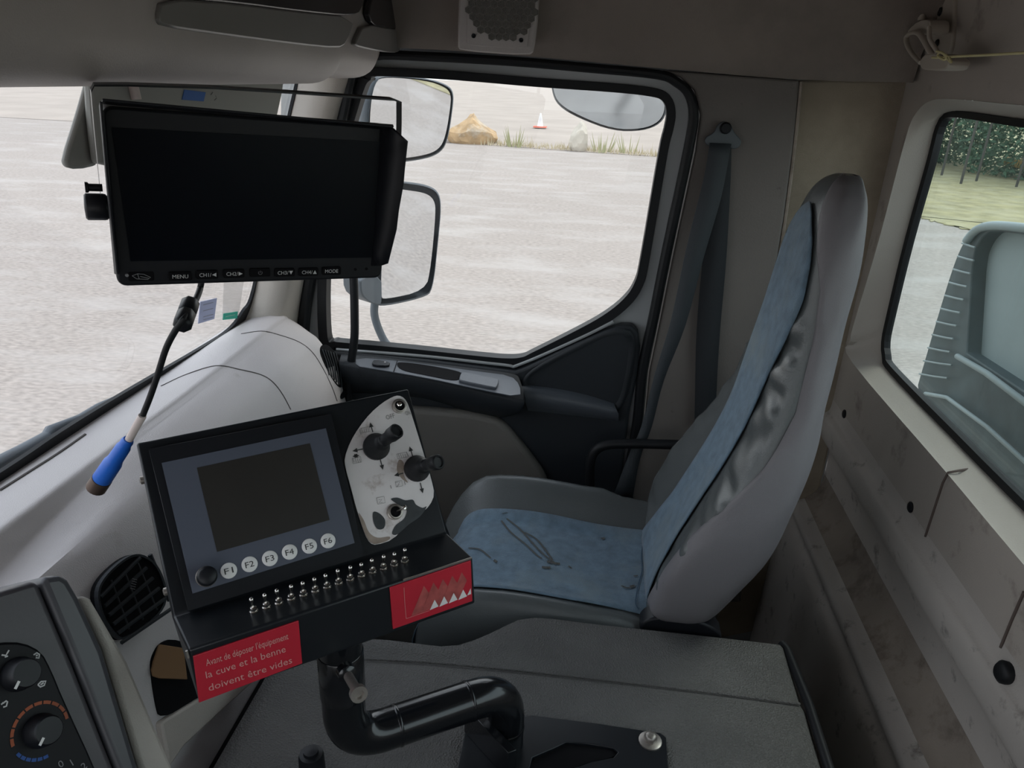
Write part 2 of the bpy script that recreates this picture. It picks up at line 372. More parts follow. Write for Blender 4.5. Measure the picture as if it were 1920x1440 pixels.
for i in range(len(gq)):
    a, b = Vector(gq[i]), Vector(gq[(i+1) % len(gq)]); nn_ = 14 if i < 7 or i == 13 else 2
    for k in range(nn_): q = a.lerp(b, k/nn_); gq2.append((q.x+rg.uniform(-.10, .10)*(nn_ > 2), q.y+rg.uniform(-.10, .10)*(nn_ > 2)))
st(slab('field', [Vector((a, b, G+.02)) for a, b in gq2], (0, 0, -.015), M['drygrass']))
def rock(name, c, s, mat_, label, seed, shape=1):
    rnd = random.Random(seed); bm = bmesh.new(); bmesh.ops.create_icosphere(bm, subdivisions=3, radius=1)
    cuts = [(nrm((rnd.uniform(-1, 1), rnd.uniform(-1, 1), rnd.uniform(-.2, 1))), rnd.uniform(.55, .85)) for _ in range(9)]
    for v in bm.verts:
        for nn, d in cuts:
            k = v.co.dot(nn)
            if k > d: v.co -= nn*(k-d)
        if shape == 2: # gabled boulder
            v.co.x *= 1-.85*max(0, v.co.z); v.co.z *= 1.15
        v.co += Vector((rnd.uniform(-1, 1), rnd.uniform(-1, 1), rnd.uniform(-1, 1)))*.03
        v.co = Vector((v.co.x*s[0], v.co.y*s[1], v.co.z*s[2]))+Vector(c)
    me = bpy.data.meshes.new(name); bm.to_mesh(me); bm.free(); me.materials.append(mat_)
    o = bpy.data.objects.new(name, me); link(o); return tag(o, label, 'rock')
rock('boulder', (-5.0, 28.9, G+.42), (1.05, .7, .62), M['rock'], 'large ochre boulder with a pointed top at the edge of the yard', 3, 2)
rock('boulder', (-.92, 27.9, G+.45), (.42, .4, .62), M['rock_w'], 'small pale upright boulder at the edge of the yard', 8)
def weeds():
    geos = []
    rnd = random.Random(5)
    for k in range(900):
        x = rnd.uniform(-5, 2.6); t_ = (x+4.8)/6.6; y = 28.5-1.3*t_+rnd.uniform(-.1, .5); h = rnd.uniform(.06, .28)*(1.7 if rnd.random() < .08 else 1)
        a = rnd.uniform(0, 6.28); dx, dy = math.cos(a)*.02, math.sin(a)*.02; tx = rnd.uniform(-.08, .08)
        geos.append(([Vector((x-dx, y-dy, G)), Vector((x+dx, y+dy, G)), Vector((x+tx, y, G+h))], [(0, 1, 2)]))
    return geos
tag(flat('weeds', weeds(), M['straw']), 'straw-coloured weeds along the far edge of the gravel yard', 'weeds', kind='stuff')
def green_weed(x, y, n, seed, label):
    rnd = random.Random(seed); geos = []
    for k in range(n):
        a = rnd.uniform(-.28, .28); b = rnd.uniform(-.2, .2); h = rnd.uniform(.4, .85)
        geos.append(([Vector((x+a-.03, y+b, G)), Vector((x+a+.03, y+b, G)), Vector((x+a*1.8, y+b, G+h))], [(0, 1, 2)]))
    tag(flat('weed_tuft', geos, M['weed']), label, 'weed')
green_weed(-3.3, 28.2, 16, 1, 'green weed tuft just right of the ochre boulder')
green_weed(-.1, 27.6, 14, 2, 'green weed tuft just right of the pale upright boulder')
green_weed(.85, 27.5, 8, 3, 'thin green weed tuft furthest right along the yard edge')
cn = Vector((-3.1, 36.5, G+.24))
t = thing('traffic_cone', cn, 'small red and white traffic cone standing beyond the yard edge', 'traffic cone')
lathe('cone_body', cn, (0, 0, 1), [(.16, .03), (.14, .05), (.09, .35), (.04, .60), (.02, .62)], M['white'], t, 12)
box('base', cn+Vector((-.3, -.3, -.01)), (.6, 0, 0), (0, .6, 0), (0, 0, .05), M['cone'], t)
# trees behind the dry grass
def tree(x, y, h, r, seed, label):
    rnd = random.Random(seed); r *= 1.15; h *= 1.1; t = thing('tree', (x, y, G), label, 'tree', None)
    tube('trunk', [Vector((x, y, G)), Vector((x+.1, y, G+h*.5)), Vector((x-.05, y+.1, G+h*.8))], [.14, .10, .05], M['bark'], t, 8)
    V = []; Fc = []
    for k in range(16000):
        a = rnd.uniform(0, 6.283); zz = rnd.random(); rr = r*math.sqrt(rnd.random())*(.65+.5*math.sin(zz*3.0))
        c = Vector((x+rr*math.cos(a), y+rr*math.sin(a), G+.05+zz*h)); s = rnd.uniform(.05, .12)
        u = Vector((rnd.uniform(-1, 1), rnd.uniform(-1, 1), rnd.uniform(-1, 1))).normalized(); v = u.orthogonal().normalized()
        i = len(V); V += [c-u*s, c-v*s*.45, c+u*s, c+v*s*.45]; Fc.append((i, i+1, i+2, i+3))
    mk('foliage', V, Fc, M['leaf'], t)
for k, (x, y, h, r, lb) in enumerate([
    (8.6, 30.0, 4.6, 2.0, 'leftmost bushy green tree seen through the rear window'),
    (12.2, 30.5, 5.2, 2.3, 'bushy green tree behind the leftmost fence posts, seen through the rear window'),
    (13.6, 26.5, 5.4, 2.3, 'dense green tree in the middle of the row seen through the rear window'),
    (15.6, 23.5, 5.4, 2.4, 'green tree left of the yellow machine, seen through the rear window'),
    (18.5, 22.0, 6.0, 2.6, 'green tree just behind the yellow machine arm, seen through the rear window'),
    (20.0, 17.5, 6.0, 2.6, 'rightmost green tree seen through the rear window')]): tree(x, y, h, r, 20+k, lb)
for k, (px, py, ht, lb) in enumerate([(1765, 330, 2.2, 'leftmost dark fence post beneath the trees'), (1801, 346, 3.0, 'tall dark fence post in the middle, beneath the trees'), (1830, 341, 2.6, 'dark fence post right of the tall one, beneath the trees'), (1905, 352, 2.0, 'dark fence post at the far right, beneath the yellow machine arm')]):
    b = P(px, py, z=G); tag(tube('fence_post', [b, b+Vector((0, 0, ht))], .035, M['bark'], None, 6), lb, 'fence post')
ya = P(1880, 302, x=13.0)
t = thing('yellow_machine', (ya.x, ya.y, G), 'yellow machine arm in front of the trees at the right frame edge', 'machine')
box('arm', ya+Vector((0, -2.2, -.12)), (.35, 0, 0), (0, 2.2, 0), (0, 0, .26), M['yellow'], t, bevel=.04)
box('mast', ya+Vector((0, -1.6, -2.2)), (.3, 0, 0), (0, .25, 0), (0, 0, 2.1), M['bark'], t, bevel=.03)

# ================================================================== THE CAB SHELL
# right side: door opening, pillar panels, header panel
SO = [(690, 96), (800, 97), (960, 106), (1100, 118), (1235, 131), (1275, 147), (1301, 172), (1311, 215), (1301, 283), (1259, 480), (1235, 600), (1214, 700), (1204, 800), (1187, 900), (1171, 980), (1150, 1120),
      (640, 1120), (556, 1000), (553, 700), (557, 600), (572, 500), (600, 370), (635, 200), (652, 130)]
SO = px_cat(SO, 4, True)
SIp = inset(SO, 18)
slabn = Vector((0, .03, 0))
doorY = 1.50
G_ = [(712, 143), (860, 151), (1004, 163), (1147, 173), (1219, 181), (1243, 190), (1250, 212), (1246, 240), (1235, 287), (1202, 480), (1190, 530), (1168, 562), (1130, 592), (1078, 621), (1000, 660), (978, 670), (950, 672), (900, 668), (760, 653), (650, 643), (626, 640), (614, 632),
      (612, 530), (622, 430), (648, 290), (680, 175), (694, 150)]
G_ = px_cat(G_, 4, True)
WOp = inset(G_, -17)
door = thing('door_1', P(1050, 1120, y=doorY), 'passenger door with charcoal trim', None, None, 'structure')
slab('frame', PS(SIp, y=doorY+.012), (0, .03, 0), M['paint'], door, holes=[PS(inset(G_, -6), y=doorY+.012)])
ring('window_seal', PS(WOp, y=doorY-.004), PS(G_, y=doorY-.004), (0, .03, 0), M['rubber'], door, bevel=.004)
slab('glass', PS(inset(G_, -4), y=doorY+.022), (0, .004, 0), M['glass_door'], door)
st(ring('trim_1', PS(SO, y=doorY-.022), PS(SIp, y=doorY-.022), (0, .03, 0), M['rubber'], None, bevel=.006))['label'] = 'black rubber seal around the passenger door opening'
# silver strips between window seal and trim
g1 = PS(px_cat([(631, 655), (800, 668), (945, 684), (975, 683), (1090, 633), (1150, 603)], 5), y=doorY-.006)
tube('silver_strip', g1, .0035, M['paint'], door, 6)
# charcoal trim panel
TP = [(540, 655), (632, 661), (800, 676), (965, 697), (985, 690), (1060, 655), (1133, 622), (1165, 611), (1185, 611), (1197, 624), (1200, 650), (1196, 700), (1180, 775), (1171, 850), (1162, 920), (1150, 1010), (1120, 1120), (560, 1120)]
slab('trim_panel', PS(TP, y=doorY-.02), (0, .03, 0), M['door_dark'], door, bevel=.006, seg=3)
# deep pocket at the right of the trim (raised surround and sloping shelf)
pk_o = px_smooth([(985, 697), (1070, 652), (1140, 618), (1178, 614), (1192, 634), (1190, 680), (1166, 780), (1120, 770), (985, 755), (974, 730)], 2)
pk_i = px_smooth([(1004, 706), (1070, 672), (1138, 638), (1162, 638), (1168, 660), (1160, 720), (1148, 752), (1085, 738), (1006, 722), (998, 712)], 2)
n_ = 56
po = resample(PS(pk_o, y=doorY-.024), n_); pi_ = resample(PS(pk_i, y=doorY-.004), n_)
po2 = resample(PS(inset(pk_o, 5), y=doorY-.030), n_)
grid('pocket', [po+[po[0]], po2+[po2[0]], pi_+[pi_[0]]], M['door_dark'], door, smooth=True)
mk('pocket_back', pi_, [tuple(range(n_))], M['door_dark'], door)
shelf = [PS(px_cat([(984, 718), (1040, 724), (1100, 736), (1150, 752)], 4), y=doorY-.008), PS(px_cat([(978, 726), (1040, 735), (1100, 748), (1154, 764)], 4), y=doorY-.040), PS(px_cat([(984, 750), (1040, 757), (1100, 765), (1160, 776)], 4), y=doorY-.050), PS(px_cat([(990, 770), (1040, 775), (1100, 782), (1160, 790)], 4), y=doorY-.022)]
grid('pocket_shelf', shelf, M['door_mid'], door)
# arm rest
arm = [
    PS(px_cat([(640, 664), (700, 668), (800, 680), (900, 692), (965, 702), (976, 715)], 4), y=doorY-.022),
    PS(px_cat([(636, 678), (700, 690), (800, 708), (900, 731), (978, 748), (984, 745)], 4), y=doorY-.078),
    PS(px_cat([(636, 686), (700, 697), (800, 716), (900, 739), (976, 756), (983, 752)], 4), y=doorY-.082),
    PS(px_cat([(640, 715), (700, 723), (800, 738), (900, 762), (965, 776), (981, 765)], 4), y=doorY-.070),
    PS(px_cat([(644, 738), (700, 738), (800, 748), (890, 776), (945, 782), (978, 772)], 4), y=doorY-.022)]
grid('armrest', arm, M['door_dark'], door)
def armpt(px, py):   # on the top face of the arm rest, a hair above it
    a0, a1, b0 = P(700, 668, y=doorY-.022), P(700, 690, y=doorY-.078), P(900, 692, y=doorY-.022)
    n1 = (a1-a0).cross(b0-a0).normalized()
    if n1.z < 0: n1 = -n1
    return P(px, py, pl=(a0+n1*.0025, n1))
top_n = (P(700, 690, y=doorY-.078)-P(700, 668, y=doorY-.022)).cross(P(900, 692, y=doorY-.022)-P(700, 668, y=doorY-.022)).normalized()
if top_n.z < 0: top_n = -top_n
slab('armrest_top', [armpt(a, b) for a, b in px_smooth([(668, 670), (742, 676), (800, 683), (900, 697), (958, 704), (975, 722), (976, 745), (900, 730), (800, 708), (700, 691), (666, 686)], 1)], -top_n*.002, M['door_mid'], door)  # paler slate sheet paints the sheen on the upward face
slab('slot', [armpt(a, b)+top_n*.001 for a, b in px_smooth([(742, 682), (752, 679), (800, 685), (864, 697), (866, 704), (858, 716), (800, 704), (752, 695)], 2)], -top_n*.002, M['black_matt'], door)
o = slab('pull_handle', [armpt(a, b)+top_n*.006 for a, b in px_smooth([(864, 703), (868, 701), (932, 714), (936, 718), (931, 731), (925, 731), (863, 718), (860, 715)], 1)], -top_n*.008, M['door_mid'], door, bevel=.002)
slab('switch', [armpt(a, b)+top_n*.005 for a, b in px_smooth([(697, 683), (702, 677), (732, 682), (729, 690), (700, 688)], 1)], -top_n*.006, M['black_plastic'], door, bevel=.0015)
flat('switch_symbol', [disc_geo(armpt(722, 683)+top_n*.0055, nrm((1, 0, 0)), nrm((0, 1, 0)), .0022, 10)], M['white_print'], door)
tube('seam', [armpt(745, 677)+top_n*.001, armpt(738, 698)+top_n*.001], .0008, M['black_matt'], door, 6)
# taupe insert below
ins = px_smooth([(560, 745), (700, 762), (850, 772), (922, 784), (950, 800), (990, 850), (1027, 900), (1022, 925), (960, 1060), (560, 1090)], 2)
slab('lower_insert', PS(ins, y=doorY-.045), (0, .03, 0), M['door_beige'], door, bevel=.012, seg=4)
# --- side panels
P1 = [(1240, 131), (1500, 150), (1487, 280), (1470, 410), (1445, 560), (1415, 720), (1395, 860), (1390, 1130), (1160, 1130), (1175, 965), (1190, 895), (1208, 795), (1217, 700), (1238, 600), (1262, 480), (1304, 283), (1313, 215), (1302, 170), (1276, 145)]
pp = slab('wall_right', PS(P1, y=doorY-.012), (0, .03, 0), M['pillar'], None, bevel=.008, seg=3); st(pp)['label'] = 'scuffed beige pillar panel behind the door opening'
o = st(tube('trim_8', PS(px_cat([(1502, 153), (1489, 280), (1472, 410), (1447, 560), (1417, 720), (1397, 860)], 4), y=doorY-.006), .0035, M['grime'], None, 6)); o['label'] = 'brownish seam between the two pillar panels'
P2 = [(1480, 150), (1740, 150), (1740, 1200), (1340, 1200), (1375, 860), (1395, 720), (1425, 560), (1450, 410), (1467, 280)]
pp = slab('wall_right', [Vector((min(p.x, .545), p.y, p.z)) for p in PS(P2, y=doorY+.03)], (0, .03, 0), M['fabric_side'], None, bevel=.006, seg=3); st(pp)['label'] = 'tan woven fabric panel between pillar and rear wall'
# things behind everything: side skin below/left
o = st(slab('wall_right', [Vector((a, 1.535, b)) for a, b in [(-.62, .36), (.548, .36), (.548, -1.6), (-.745, -1.6), (-.745, -.52), (-.70, -.505)]], (0, .02, 0), M['paint'], None, holes=[PS(inset(SO, 4), y=1.535)])); o['label'] = 'painted body side around the door opening'
# header panel over the door (leans inwards)
hb = PS(px_cat([(560, 84), (800, 92), (1010, 107), (1250, 129), (1500, 149), (1712, 155)], 6), y=doorY-.03)
def lean(p, k): return Vector((p.x, p.y-.50*k, max(p.z, .02)+k))
rows = [[p+Vector((0, .02, 0)) for p in hb], hb, [lean(p, .04)+Vector((0, .010, 0)) for p in hb], [lean(p, .15) for p in hb], [lean(p, .34) for p in hb]]
st(grid('wall_right', rows, M['headliner'], None))['label'] = 'brownish header panel above the door'
hpl = Fr(Vector((0, doorY-.03, .02)), (1, 0, 0), Vector((0, -1, -.50)))
# A-pillar trim
wsN = nrm((Vector((0, 1, 0))).cross(Vector((.105, 0, .49)))); WS = (Vector((-.72, 0, -.49)), wsN)
apl = PS(px_cat([(430, 640), (452, 606), (474, 545), (500, 400), (538, 230), (556, 150), (570, 60)], 4), pl=WS)
apr = PS(px_cat([(556, 700), (556, 610), (566, 545), (590, 420), (630, 230), (655, 150), (672, 70)], 4), y=doorY-.02)
apm = [a.lerp(b, .5)+Vector((.03, -.035, 0)) for a, b in zip(apl, apr)]
rows = [apl, [a.lerp(b, .2)+Vector((.018, -.02, 0)) for a, b in zip(apl, apr)], apm, [a.lerp(b, .85)+Vector((.01, -.014, 0)) for a, b in zip(apl, apr)], apr, [p+Vector((0, .06, 0)) for p in apr]]
o = st(grid('trim_2', rows, M['beige'], None)); o['label'] = 'beige front pillar trim beside the windscreen'
# windscreen
def wsp(px, py): return P(px, py, pl=WS)
wc = [wsp(452, 610), wsp(474, 545), wsp(538, 230), wsp(556, 150), wsp(585, 20)]
c0 = wc[0]
def on_ws(y, z): return Vector((-.72+(z+.49)*.105/.49, y, z))
outl = [on_ws(-.7, -.50)]+[on_ws(c0.y-.06, -.50), on_ws(c0.y-.01, c0.z)]+wc[1:]+[on_ws(-.7, .13)]
win = st(slab('window_1', outl, wsN*(-.005 if wsN.x > 0 else .005), M['glass_front'], None)); win['label'] = 'windscreen'
# black border along the foot of the windscreen
lo = [wsp(a, b) for a, b in px_cat([(-260, 1062), (0, 899), (120, 824), (240, 751), (380, 665), (440, 628), (463, 596), (481, 545), (520, 350), (545, 228), (563, 150)], 5)]
hi = [wsp(a, b) for a, b in px_cat([(-260, 1040), (0, 879), (110, 806), (230, 733), (370, 652), (424, 617), (452, 582), (472, 540), (510, 350), (536, 228), (554, 150)], 5)]
wn = wsN if wsN.x > 0 else -wsN
o = st(grid('trim_3', [hi, [a+wn*.006 for a in hi], [a+wn*.006 for a in lo], lo], M['rubber'], None, smooth=False)); o['label'] = 'black rubber seal at the foot of the windscreen'
# rear wall with window opening
RX = .53
op = [(1990, 202), (1920, 198), (1790, 186), (1745, 190), (1718, 215), (1700, 260), (1650, 450), (1605, 600), (1596, 640), (1600, 680), (1777, 886), (1920, 1056), (2300, 1500)]
op = px_cat(op, 4)
opf = [P(a, b, x=RX) for a, b in op]
gl = px_cat([(1990, 230), (1920, 224), (1800, 208), (1772, 213), (1757, 240), (1742, 300), (1700, 450), (1666, 590), (1656, 640), (1658, 672), (1672, 700), (1790, 822), (1920, 954), (2300, 1330)], 4)
glf = [P(a, b, x=RX+.045) for a, b in gl]
ytop, zt, zb = -.53, .42, -.630
# close the opening towards the driver side
opf = [Vector((RX, -.30, opf[0].z))]+opf+[Vector((RX, -.30, opf[-1].z))]
glf = [Vector((RX+.045, -.30, glf[0].z))]+glf+[Vector((RX+.045, -.30, glf[-1].z))]
outer = [Vector((RX, ytop, zt)), Vector((RX, 1.56, zt)), Vector((RX+.005, 1.56, 0)), Vector((RX, 1.56, zb)), Vector((RX, ytop, zb))]
rw = slab('wall_rear', outer, (.02, 0, 0), M['beige_dirty'], None, holes=[opf]); st(rw)['label'] = 'beige rear wall panel around the rear window'
N2 = 280
a_ = resample(opf, N2); b_ = resample(glf, N2)
def roundin(k): return [p.lerp(q, k) for p, q in zip(a_, b_)]
r1 = [p+Vector((.012, 0, 0)) for p in roundin(.12)]
rows = [[p+Vector((-.002, 0, 0)) for p in a_], [p+Vector((0, 0, 0)) for p in roundin(.06)], roundin(.3), roundin(.97), b_]
rows = [r+[r[0]] for r in rows]
o = st(grid('trim_4', rows, M['beige'], None)); o['label'] = 'pale bevelled surround of the rear window'
gs = resample(glf, N2)
cen = sum(gs, Vector())/N2
ii = inset([(p.y, p.z) for p in gs], .0105)
inn = [Vector((RX+.045, a, b)) for a, b in ii]
o = st(ring('trim_5', [p+Vector((-.004, 0, 0)) for p in gs], [p+Vector((-.002, 0, 0)) for p in inn], (.012, 0, 0), M['rubber'], None)); o['label'] = 'black border of the rear window'
o = st(slab('window_2', [p+Vector((.006, 0, 0)) for p in glf], (.005, 0, 0), M['glass_rear'], None)); o['label'] = 'greenish rear window'
# lower rear wall: profile swept across the cab
prof = [(RX, -.615), (.527, -.640), (.515, -.655), (.520, -.70), (.545, -.735), (.553, -.79), (.540, -.835), (.515, -.862), (.492, -.872), (.487, -.885), (.492, -.905), (.476, -.925), (.470, -1.02), (.462, -1.2), (.46, -1.45)]
pf = catmull([Vector((a, 0, b)) for a, b in prof], 4)
rows = []
for y in [1.56, 1.40, 1.2, 1.0, .8, .6, .4, .2, 0, -.2, -.53]:
    rows.append([Vector((p.x, y, p.z)) for p in pf])
o = st(grid('wall_rear', rows, M['beige_scuff'], None)); o['label'] = 'lower rear wall with long moulded ribs'
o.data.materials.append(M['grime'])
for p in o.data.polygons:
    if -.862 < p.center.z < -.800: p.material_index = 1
# seams and recess strips of the upper panel
def rear(px, py, d=0): return P(px, py, x=RX-.001-d)
tube('trim_6', [P(1826, 878, x=RX+.04), P(1800, 882, x=RX+.012), rear(1778, 886), rear(1768, 905), rear(1735, 1006)], .0018, M['seam_brown'], None, 8)
st(bpy.data.objects['trim_6'])['label'] = 'dark seam down the rear wall beneath the window'
tube('trim_7', [rear(1920, 1110), rear(1898, 1160), rear(1876, 1214)], .0018, M['seam_brown'], None, 8)
st(bpy.data.objects['trim_7'])['label'] = 'second dark seam in the rear wall, towards the frame edge'
for (px, py, lb) in [(1583, 776, 'upper screw in the rear wall behind the seat'), (1707, 951, 'screw in the rear wall under the window, left of the seam')]:
    c = rear(px, py); t = thing('screw', c, lb, 'screw'); lathe('head', c, (-1, 0, 0), [(.009, -.001), (.009, .001), (.006, .003), (.002, .003)], M['black_plastic'], t, 14)
c = P(1918, 1265, x=.545); t = thing('rubber_plug', c, 'black round cap in the rear wall at the right frame edge', 'screw'); lathe('head', c-Vector((.02, 0, 0)), (-1, 0, .2), [(.014, -.006), (.014, .004), (.010, .008), (.003, .008)], M['rubber'], t, 18)
# ceiling, floor, front bulkhead
st(box('ceiling', (-.75, -.6, .345), (1.32, 0, 0), (0, 2.2, 0), (0, 0, .03), M['headliner']))
st(box('floor', (-.95, -.5, -1.48), (1.55, 0, 0), (0, 2.1, 0), (0, 0, .03), M['mat_rubber']))
st(box('wall_front', (-.76, -.5, -1.48), (.03, 0, 0), (0, 2.05, 0), (0, 0, .95), M['black_matt']))

o = st(slab('wall_left', [Vector((a, -.52, b)) for a, b in [(-.80, .36), (.56, .36), (.56, -1.45), (-.80, -1.45)]], (0, -.03, 0), M['beige'], None,
    holes=[[Vector((a, -.52, b)) for a, b in [(-.52, -.02), (.10, -.02), (.16, -.10), (.10, -.44), (-.10, -.50), (-.58, -.50)]]])); o['label'] = 'unseen driver side wall with a window opening, added to dim the cab'  # out of view, added to hold back light from the driver side
# speaker in the header panel
sp = hpl.at(935, 50, .01)
t = thing('speaker', sp, 'beige speaker box with hexagonal grille above the door window', 'speaker')
slab('housing', hpl.pts(px_smooth([(862, -60), (857, 88), (862, 97), (990, 106), (1003, 98), (1013, -60)], 1), .030), -hpl.N*.03, M['console'], t, bevel=.004)
slab('grille_plate', hpl.pts(px_smooth([(880, -60), (874, 78), (878, 86), (984, 92), (990, 86), (998, -60)], 1), .033), -hpl.N*.002, M['console'], t, bevel=.001)
hc = hpl.at(940, 8, .0345); rad = (hpl.at(995, 8, .0345)-hc).length*1.28
hexes = []; hr = .0068
for i in range(-12, 13):
    for j in range(-12, 13):
        u = (i+.5*(j % 2))*hr*1.86; v = j*hr*1.62
        if math.hypot(u, v) < rad*.95:
            c = hc+hpl.U*u+hpl.V*v; hexes.append(([c+hpl.U*hr*math.sin(k*math.pi/3)+hpl.V*hr*math.cos(k*math.pi/3) for k in range(6)], [tuple(range(6))]))
M['hexdark'] = mat('perforated_hex', (.13, .12, .105), .8, bump=1, bscale=900)
flat('grille_pattern', hexes, M['hexdark'], t)
for px, py in [(888, 67), (977, 75)]:
    lathe('screw', hpl.at(px, py, .034), hpl.N, [(.004, 0), (.004, .001), (.002, .0015), (.001, -.001)], M['black_plastic'], t, 12)

# overhead console along the top of the windscreen
cpro = [(-.70, .06), (-.60, .00), (-.52, -.018), (-.45, -.022), (-.415, -.016), (-.398, .0), (-.392, .02), (-.394, .06), (-.405, .12), (-.43, .22), (-.46, .36)]
t = thing('overhead_console', (-.45, .8, -.02), 'grey-brown overhead console with glossy storage lids above the windscreen', 'overhead console')
def csec(y, s=1, dz=0, dx=0):
    return [Vector((-.70+(a+.70)*s+dx, y, .36+(b-.36)*(1-dz))) for a, b in [(p.x, p.y) for p in catmull([Vector((a, b, 0)) for a, b in cpro], 3)]]
rows = [csec(y) for y in (-.4, 0, .2, .4, .5)]
for i, y in enumerate([.7, .9, 1.08]): rows.append(csec(y))
rows += [csec(1.13, .995), csec(1.16, .98, .01), csec(1.18, .955, .02)]
grid('body', rows, M['console'], t)
rows = [csec(1.12, .955, .02), csec(1.36, .955, .02), csec(1.385, .94, .025), csec(1.395, .91, .03)]
grid('body_end', rows, M['console'], t)
rows = [csec(1.38, .91, .035), csec(1.45, .89, .05), csec(1.475, .86, .06), csec(1.48, .6, .08)]
grid('end_cap', rows, M['beige_dirty'], t)
def con(px, py, d=0): return P(px, py, x=-.392+d)
def condoor(name, pts, d=.004):
    slab(name, [con(a, b, d) for a, b in px_smooth(pts, 2)], (-.01, 0, 0), M['gloss_dark'], t, bevel=.002)
condoor('lid', [(318, -60), (306, -4), (440, 6), (560, 22), (668, 32), (682, 10), (702, -60)])
M['lid_reflection'] = mat('pale_lid_sheen', (.21, .20, .19), .28, spec=.6)  # reflection on the lids' lower half, painted as separate paler pieces
slab('lid_reflection', [con(a, b, .004) for a, b in px_smooth([(306, -4), (296, 36), (306, 50), (420, 66), (560, 84), (635, 91), (650, 82), (668, 32), (560, 22), (440, 6)], 1)], (-.01, 0, 0), M['lid_reflection'], t, bevel=.002)
condoor('lid', [(712, -50), (684, 45), (740, 55), (770, 58), (785, 30), (806, -50)], -.006)
slab('lid_reflection', [con(a, b, -.006) for a, b in px_smooth([(684, 45), (668, 76), (666, 86), (690, 92), (738, 100), (752, 96), (770, 58), (740, 55)], 1)], (-.01, 0, 0), M['lid_reflection'], t, bevel=.002)

# black coat-hook handle high on the rear wall
hk = P(1740, 120, x=.50)
t = thing('coat_hook', hk, 'beige folding loop hook with twine knot high on the rear wall', 'hook')
hy = lambda px, py, x: P(px, py, x=x)
slab('back_plate', [hy(a, b, .524) for a, b in px_smooth([(1722, -40), (1790, -40), (1786, 60), (1782, 95), (1770, 112), (1730, 100), (1726, 40)], 1)], (.01, 0, 0), M['handle'], t, bevel=.003)
tube('stem', [hy(1736, -40, .50), hy(1731, 10, .50), hy(1727, 40, .50)], .006, M['handle'], t, 10)
slab('hinge', [hy(a, b, .485) for a, b in px_smooth([(1703, 55), (1722, 38), (1742, 36), (1744, 50), (1740, 66), (1700, 62)], 1)], (.03, 0, 0), M['handle'], t, bevel=.004)
tube('loop', [hy(a, b, .475) for a, b in px_cat([(1742, 52), (1744, 75), (1757, 96), (1754, 104), (1745, 98), (1733, 76), (1722, 62), (1708, 62), (1700, 70), (1702, 86), (1712, 103), (1727, 118)], 5)], .0048, M['handle'], t, 10, flat=.7)
slab('foot', [hy(a, b, .470) for a, b in px_smooth([(1725, 112), (1735, 100), (1760, 100), (1780, 112), (1776, 125), (1770, 132), (1730, 132), (1724, 124)], 2)], (.03, 0, 0), M['handle'], t, bevel=.004)
for px, py in [(1763, 22), (1757, 82)]:
    lathe('screw', hy(px, py, .523), (-1, 0, 0), [(.007, 0), (.006, .002), (.002, .002)], M['rubber'], t, 12)
tw = [hy(a, b, .462) for a, b in px_cat([(1748, 108), (1760, 108), (1790, 106), (1850, 103), (1920, 99), (2400, 72), (4200, -40)], 5)]
t2 = thing('twine', tw[3], 'yellow twine tied to the coat hook and stretched towards the right', 'string')
tube('strand', tw, .0016, M['twine'], t2, 8)
tube('knot', [hy(a, b, .46) for a, b in px_cat([(1756, 96), (1768, 100), (1776, 106), (1770, 112), (1758, 104), (1766, 98), (1778, 112), (1784, 117), (1780, 108)], 4)], .0016, M['twine'], t2, 8)

# ================================================================== DASHBOARD
dash = thing('dashboard', (-.6, .9, -.6), 'pale beige dashboard running along the foot of the windscreen', 'dashboard')
def sstep(a, b, x):
    k = min(1, max(0, (x-a)/(b-a))); return k*k*(3-2*k)
def dsec(y, shrink=0, dz=0):
    k = min(1, max(0, (.83-y)/.24))                     # the raised shelf towards the driver
    e = sstep(1.0, 1.35, y)
    s = .030*k
    pr = [(-.735, -.495-.004*k), (-.72, -.492), (-.70, -.488+.003*e), (-.665, -.486+.006*e), (-.640, -.4865+.006*e), (-.6345, -.487+.005*e), (-.632, -.489+.004*e), (-.6305, -.4905-s*.06+.004*e), (-.624, -.492-s*.94+.003*e), (-.622, -.4935-s+.003*e), (-.6195, -.4945-s+.003*e), (-.605, -.500-.9*s), (-.588, -.512-.5*s), (-.572, -.522),
          (-.562, -.534), (-.548, -.556), (-.532, -.585), (-.522, -.62), (-.512, -.67), (-.500, -.74), (-.488, -.82), (-.475, -.95)]
    return [Vector((-.735+(a+.735)*(1-shrink), y, b-dz)) for a, b in pr]
ys = [-.2, 0, .2, .35, .5, .6, .66, .72, .78, .84, .9, .96, 1.02, 1.1, 1.2, 1.3, 1.38, 1.41]
rows = [dsec(y) for y in ys]+[dsec(1.425, .02, .003), dsec(1.435, .06, .012)]
d_open = grid('upper_body', rows, M['dash'], dash, smooth='auto')
V = dsec(1.432, .05, .010)
mk('end_face', V+[Vector((-.735, 1.432, -.95))], [tuple(range(len(V)+1))], M['dash'], dash)
def dsurf(px, py, off_=.0012):
    """point of the dash skin seen at this pixel (marches down the ray)"""
    r = ray(px, py).normalized(); lo_, hi_ = .3, 2.2
    def below(p):
        s = dsec(p.y)
        for a, b in zip(s, s[1:]):
            if a.x <= p.x <= b.x:
                k = (p.x-a.x)/max(b.x-a.x, 1e-6); return p.z < a.z+(b.z-a.z)*k
        return p.x < s[0].x
    q = lo_
    while q < hi_ and not below(r*q): q += .004
    a, b = q-.004, q
    for _ in range(12):
        m_ = (a+b)/2
        if below(r*m_): b = m_
        else: a = m_
    return r*(a-off_)
def seam(name, pts, r=.0012, n=6, m_='black_matt'):
    tube(name, [dsurf(a, b, .0002) for a, b in px_cat(pts, n)], r, M[m_], dash, 6)
